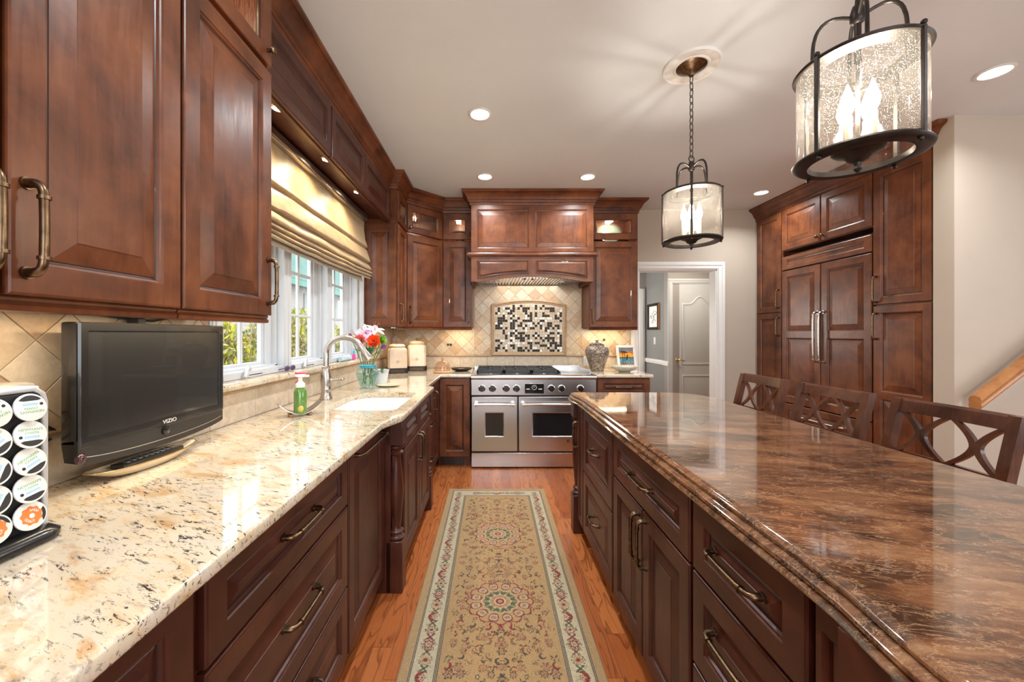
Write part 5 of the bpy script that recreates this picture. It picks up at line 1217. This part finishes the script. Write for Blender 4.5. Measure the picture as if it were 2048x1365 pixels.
# ================================================================ OUTSIDE
OG_ = [(-1.35, -4), (-1.35, 60), (-40, 60), (-40, -4)]
mb = MB().prism(OG_, -.75, -.65); tag(mb.build('ground', plain('lawn_and_mulch', (.20, .19, .10), .9, 0, .4, 3)), 'garden ground outside the window', 'ground', kind='structure')
hs = thing('neighbour_house', 'pale neighbouring house with green roof beyond the window', 'house', (-9.5, 13.0, .05), 0)
def siding():
    t = NT('pale_siding'); tc = t.n('TexCoord'); z = t.n('SeparateXYZ', {0: tc.outputs['Object']}).outputs[2]; f = t.math('FRACT', t.math('MULTIPLY', z, 7.0))
    t.p(color=t.mix(t.math('LESS_THAN', f, .10), (.36, .325, .31), (.25, .22, .21)), rough=.7); return t.mat
def shingle():
    t = NT('green_shingles'); b = t.n('TexBrick', {'Vector': t.coords((1, 1, 1)), 'Scale': 3.0, 'Color1': (.07, .16, .13, 1), 'Color2': (.10, .20, .165, 1), 'Mortar': (.03, .07, .06, 1), 'Mortar Size': .02}); t.p(color=b.outputs[0], rough=.8); return t.mat
sm, gm = siding(), shingle()
MB().box(-6, -6, -.72, 0, 16, 3.75).build('walls', sm, hs)
mb = MB().loft([[(.55, y, 3.70), (.55, y, 3.82), (-5.0, y, 9.5), (-10.6, y, 3.82), (-10.6, y, 3.70)] for y in (-6.5, 16.5)]); mb.build('roof', gm, hs)
MB().box(.50, -6.5, 3.48, .66, 16.5, 3.74).build('gutter', plain('green_trim', (.06, .20, .15), .5), hs)
for y in (-3.2, .2, 3.4, 7.4, 11.2):
    wn = MB().box(-.02, y-.60, 2.1, .05, y+.60, 3.3).build('house_window', M['white_trim'], hs)
    MB().box(.03, y-.5, 2.2, .06, y-.03, 3.2).box(.03, y+.03, 2.2, .06, y+.5, 3.2).build('panes', plain('grey_pane', (.22, .24, .26), .15), wn)
    mb = MB().box(.0, y-1.0, 2.1, .06, y-.65, 3.3).box(.0, y+.65, 2.1, .06, y+1.0, 3.3); mb.build('shutters', plain('grey_shutter', (.26, .25, .24), .6), wn)
def shrub(label, c, r_, n, cols, seed, twigs=30, leaf=.05):
    s = thing('shrub', label, 'shrub', (c[0], c[1], -.65)); rr = random.Random(seed); mb = MB()
    H = c[2]+.65
    for k in range(n):
        u = Vector((rr.gauss(0, 1), rr.gauss(0, 1), rr.gauss(0, 1))).normalized()*(rr.random()**.33)
        p_ = Vector((u.x*r_[0], u.y*r_[1], H+u.z*r_[2]))
        if p_.z < .05: continue
        q = Euler((rr.uniform(0, 6), rr.uniform(0, 6), rr.uniform(0, 6))).to_matrix(); L_ = leaf*rr.uniform(.6, 1.4); b_ = len(mb.v)
        mb.add([p_+q @ Vector(v_) for v_ in ((-L_, 0, 0), (0, -L_*.45, .1*L_), (L_, 0, 0), (0, L_*.45, .1*L_))], [(0, 1, 2, 3)], rr.randrange(len(cols)))
    mb.build('foliage', cols, s, smooth=0, recalc=False)
    mb = MB()
    for k in range(twigs):
        a = rr.uniform(0, 2*PI); e_ = Vector((math.cos(a)*r_[0]*rr.uniform(.3, 1), math.sin(a)*r_[1]*rr.uniform(.3, 1), H+r_[2]*rr.uniform(-.4, .95)))
        m_ = e_*.5+Vector((rr.uniform(-.2, .2), rr.uniform(-.2, .2), .1)); mb.tube([(0, 0, .0), m_, e_], [.025, .014, .005], 5)
    mb.build('branches', plain('bare_twig', (.32, .25, .18), .8), s); return s
y1_ = plain('yellow_green_leaf', (.46, .44, .015), .6, 0, .3); y2_ = plain('olive_leaf', (.20, .25, .03), .6, 0, .3); y3_ = plain('dark_leaf', (.07, .12, .04), .6, 0, .3); y4_ = plain('straw_leaf', (.36, .30, .14), .7, 0, .3); o_ = plain('orange_leaf', (.58, .22, .02), .6, 0, .3); t_ = plain('teal_leaf', (.06, .20, .16), .6, 0, .3)
shrub('tall yellow green shrub seen through the middle window', (-3.6, 7.1, .55), (1.0, 1.25, 1.25), 17000, [y1_, y1_, y2_, y4_, y4_], 1, 90, .048)
shrub('straw and green shrub seen through the near window', (-3.9, 5.0, .5), (.75, .85, 1.2), 15000, [y2_, y4_, y4_, y1_, y1_], 2, 90, .045)
shrub('low orange shrub seen at the foot of the near window', (-3.1, 3.62, .10), (.5, .45, .62), 1800, [o_, o_, y4_, y1_], 3, 20, .045)
shrub('dark teal conifer beyond the orange shrub', (-5.6, 6.2, .55), (.55, .55, 1.2), 2200, [t_, t_, y3_], 4, 10, .07)

# ================================================================ RUNNER RUG (woven pattern worked out stitch by stitch)
RX, RW, RY0, RY1 = .038, .800, .85, 3.235
st = .0030; nx = int(RW/st); ny = int((RY1-RY0)/st)
px = (np.arange(nx)+.5)*st-RW/2; py = (np.arange(ny)+.5)*st
PXX, PYY = np.meshgrid(px, py)                     # PYY from the near end
col = np.zeros((ny, nx, 3))
TAN = np.array((.37, .235, .108)); CREAM = np.array((.44, .37, .245)); DK = np.array((.075, .055, .042)); RED = np.array((.20, .036, .030)); GRN = np.array((.085, .105, .055)); ROSE = np.array((.33, .16, .095)); BIND = np.array((.36, .235, .115)); BRN = np.array((.20, .11, .06))
Lr = RY1-RY0
edge = np.minimum(np.minimum(PXX+RW/2, RW/2-PXX), np.minimum(PYY, Lr-PYY))
col[:] = TAN
col *= (1+.05*RNG.standard_normal((ny, nx, 1)))
def paint(mask, c, k=1.0): col[mask] = col[mask]*(1-k)+np.array(c)*k
bord = (edge > .038) & (edge < .158)
paint(edge <= .038, BIND)
paint((edge > .050) & (edge < .142), CREAM)
def guard(a, b):
    m = (edge > a) & (edge <= b); paint(m, (.33, .26, .16)); ch = ((PYY+PXX)/.012 % 1 < .5) ^ (((PYY-PXX)/.012) % 1 < .5)
    paint(m & ch, DK)
guard(.038, .052); guard(.138, .154)
def local(cx, cy, r):
    i0, i1 = max(0, int((cx-r+RW/2)/st)), min(nx, int((cx+r+RW/2)/st)+2); j0, j1 = max(0, int((cy-r)/st)), min(ny, int((cy+r)/st)+2)
    return slice(j0, j1), slice(i0, i1)
def rosette(cx, cy, r, k, cols, ph=0, sx=1.0):
    s = local(cx, cy, r*1.25*max(1, 1/sx)); X = (PXX[s]-cx)*sx; Y = PYY[s]-cy
    if X.size == 0: return
    R = np.hypot(X, Y)/r; A = np.arctan2(Y, X)+ph; lim = .80+.20*np.cos(k*A); sub = col[s]
    for t, c in cols:
        m = R < lim*t; sub[m] = c
def crescent(cx, cy, r, ang, c):
    s = local(cx, cy, r*1.3); X = PXX[s]-cx; Y = PYY[s]-cy
    if X.size == 0: return
    m = (np.hypot(X, Y) < r) & (np.hypot(X-.45*r*math.cos(ang), Y-.45*r*math.sin(ang)) > r*.78); col[s][m] = c
def leafm(cx, cy, L, w, ang, c):
    s = local(cx, cy, L); X = PXX[s]-cx; Y = PYY[s]-cy
    if X.size == 0: return
    U = X*math.cos(ang)+Y*math.sin(ang); V = -X*math.sin(ang)+Y*math.cos(ang); m = (np.abs(U) < L) & (np.abs(V) < w*(1-(U/L)**2)); col[s][m] = c
def vine(pts, c, w=.0022):
    for (x, y) in pts:
        s = local(x, y, w*1.5); m = np.hypot(PXX[s]-x, PYY[s]-y) < w; col[s][m] = c
rr = random.Random(17)
# border motifs
def border_run(L, put):
    n = int(L/.078); stp = L/n
    for k in range(n):
        put((k+.5)*stp, k % 4)
        put((k+1.0)*stp, 10+k % 3)
def motif(x, y, t, ang):
    if t < 10:
        if t == 0: rosette(x, y, .034, 8, [(1, DK), (.9, CREAM*.9), (.75, RED), (.45, CREAM), (.25, ROSE)])
        elif t == 1: rosette(x, y, .030, 6, [(1, GRN), (.85, ROSE), (.6, CREAM), (.3, RED)])
        elif t == 2:
            crescent(x, y, .027, ang, RED); rosette(x, y, .017, 5, [(1, ROSE), (.6, CREAM), (.3, DK)])
        else: rosette(x, y, .030, 10, [(1, BRN), (.82, CREAM), (.6, TAN), (.35, RED)])
    else:
        for q in range(4): leafm(x+.014*math.cos(q*PI/2+.7), y+.014*math.sin(q*PI/2+.7), .012, .0045, q*PI/2+.7+ang, (GRN, BRN, RED)[t-10])
        rosette(x, y, .007, 4, [(1, DK)])
for sgn in (-1, 1):
    xc = sgn*(RW/2-.096)
    border_run(Lr-.192, lambda u, t: motif(xc, .096+u, t, 0 if sgn < 0 else PI))
    vine([(xc+.026*math.sin(k*.035*1.0/ .0022*.0022*10), .05+k*.0022) for k in range(int((Lr-.1)/.0022)) if (k//14) % 3], GRN*1.3, .0016)
for yc in (.096, Lr-.096): border_run(RW-.38, lambda u, t: motif(-RW/2+.19+u, yc, t, PI/2))
# field: mirrored scatter
FX = RW/2-.165
def sc(x, y, f, *a, **k):
    f(x, y, *a, **k)
    f(-x, y, *[(PI-q if (i == 1 and f is crescent) else q) for i, q in enumerate(a)], **k)
meds = [Lr-(RY1-2.50), Lr-(RY1-1.87), Lr-(RY1-1.24)]
y = .19
while y < Lr-.19:
    for x in np.arange(.0, FX, .042):
        xx = x+rr.uniform(-.014, .014); yy = y+rr.uniform(-.016, .016); t = rr.random()
        if xx > FX-.02: continue
        if t < .20: sc(xx, yy, rosette, rr.uniform(.014, .025), rr.choice((5, 6, 8)), [(1, rr.choice((BRN, DK, RED*.8))), (.72, TAN*.95), (.5, ROSE)])
        elif t < .42: sc(xx, yy, crescent, rr.uniform(.012, .019), rr.uniform(0, 6.28), rr.choice((BRN, DK, RED)))
        elif t < .66:
            for q in range(rr.choice((3, 4, 5))): a_ = rr.uniform(0, 6.28); sc(xx+.010*math.cos(a_), yy+.010*math.sin(a_), leafm, .010, .0034, a_, rr.choice((BRN, GRN, RED, DK)))
        elif t < .86: sc(xx, yy, rosette, rr.uniform(.008, .012), 5, [(1, rr.choice((RED, GRN, BRN))), (.5, CREAM)])
        for q in range(2): sc(xx+rr.uniform(-.02, .02), yy+rr.uniform(-.02, .02), leafm, rr.uniform(.006, .013), .0018, rr.uniform(0, 3), rr.choice((BRN, RED*.9, DK)))
    y += .033
def medallion(cy, r=.165):
    s = local(0, cy, r*1.1); X = PXX[s]; Y = (PYY[s]-cy)*1.08; R = np.hypot(X, Y)/r; A = np.arctan2(Y, X); sub = col[s]
    def put(m, c): sub[m] = c
    k = 12; out = .86+.14*np.abs(np.cos(k/2*A))
    put(R < out, RED*.9); put(R < out-.035, ROSE*1.15); put(R < out-.06, TAN)
    pet = np.abs(np.sin(k/2*A)); rad = (R-.72)/.17; m = (np.hypot(rad, (1-pet)*1.7) < 1) & (R > .5); put(m, RED); m = (np.hypot(rad, (1-pet)*1.7) < .72) & (R > .5); put(m, CREAM*.85); m = (np.hypot(rad, (1-pet)*1.7) < .34) & (R > .5); put(m, ROSE)
    o2 = .52+.035*np.cos(k*A); put(R < o2, CREAM); put(R < o2-.03, GRN); put((R < o2-.03) & (np.cos(k*A) > .55) & (R > .36), TAN*.8); put(R < .33+.02*np.cos(k*A), CREAM); put(R < .30, TAN)
    put(R < .24+.03*np.cos(8*A), ROSE); put(R < .18, CREAM); put(R < .13, RED); put(R < .07, TAN)
for m in meds: medallion(m)
col = np.clip(col*(1+.10*RNG.standard_normal((ny, nx, 1))), 0, 1)
# mesh: one coloured stitch per face, thin slab with bound edge
vx = np.linspace(-RW/2, RW/2, nx+1); vy = np.linspace(0, Lr, ny+1); GX, GY = np.meshgrid(vx, vy)
ed = np.minimum(np.minimum(GX+RW/2, RW/2-GX), np.minimum(GY, Lr-GY)); GZ = .009*np.clip(ed/.006, 0, 1)**.5+.0008*RNG.random(GX.shape)*(ed > .004)
V = np.stack([GX, GY, GZ], -1).reshape(-1, 3); idx = np.arange((nx+1)*(ny+1)).reshape(ny+1, nx+1)
F = np.stack([idx[:-1, :-1], idx[:-1, 1:], idx[1:, 1:], idx[1:, :-1]], -1).reshape(-1, 4)
me = bpy.data.meshes.new('runner_rug'); me.vertices.add(len(V)); me.vertices.foreach_set('co', V.ravel().astype(np.float32)); me.loops.add(len(F)*4); me.loops.foreach_set('vertex_index', F.ravel().astype(np.int32))
me.polygons.add(len(F)); me.polygons.foreach_set('loop_start', np.arange(0, len(F)*4, 4, dtype=np.int32)); me.update(calc_edges=True)
at = me.color_attributes.new('yarn', 'FLOAT_COLOR', 'CORNER'); cc = np.ones((len(F), 4), np.float32); cc[:, :3] = col.reshape(-1, 3); at.data.foreach_set('color', np.repeat(cc, 4, 0).ravel())
t = NT('woven_wool'); t.p(color=t.n('Attribute', attribute_name='yarn').outputs['Color'], rough=.9, sheen=.15, spec=.15); me.materials.append(t.mat)
ro = bpy.data.objects.new('runner_rug', me); C.objects.link(ro); ro.location = (RX, RY0, .0005)
tag(ro, 'tan oriental runner rug with floral border along the aisle', 'rug')
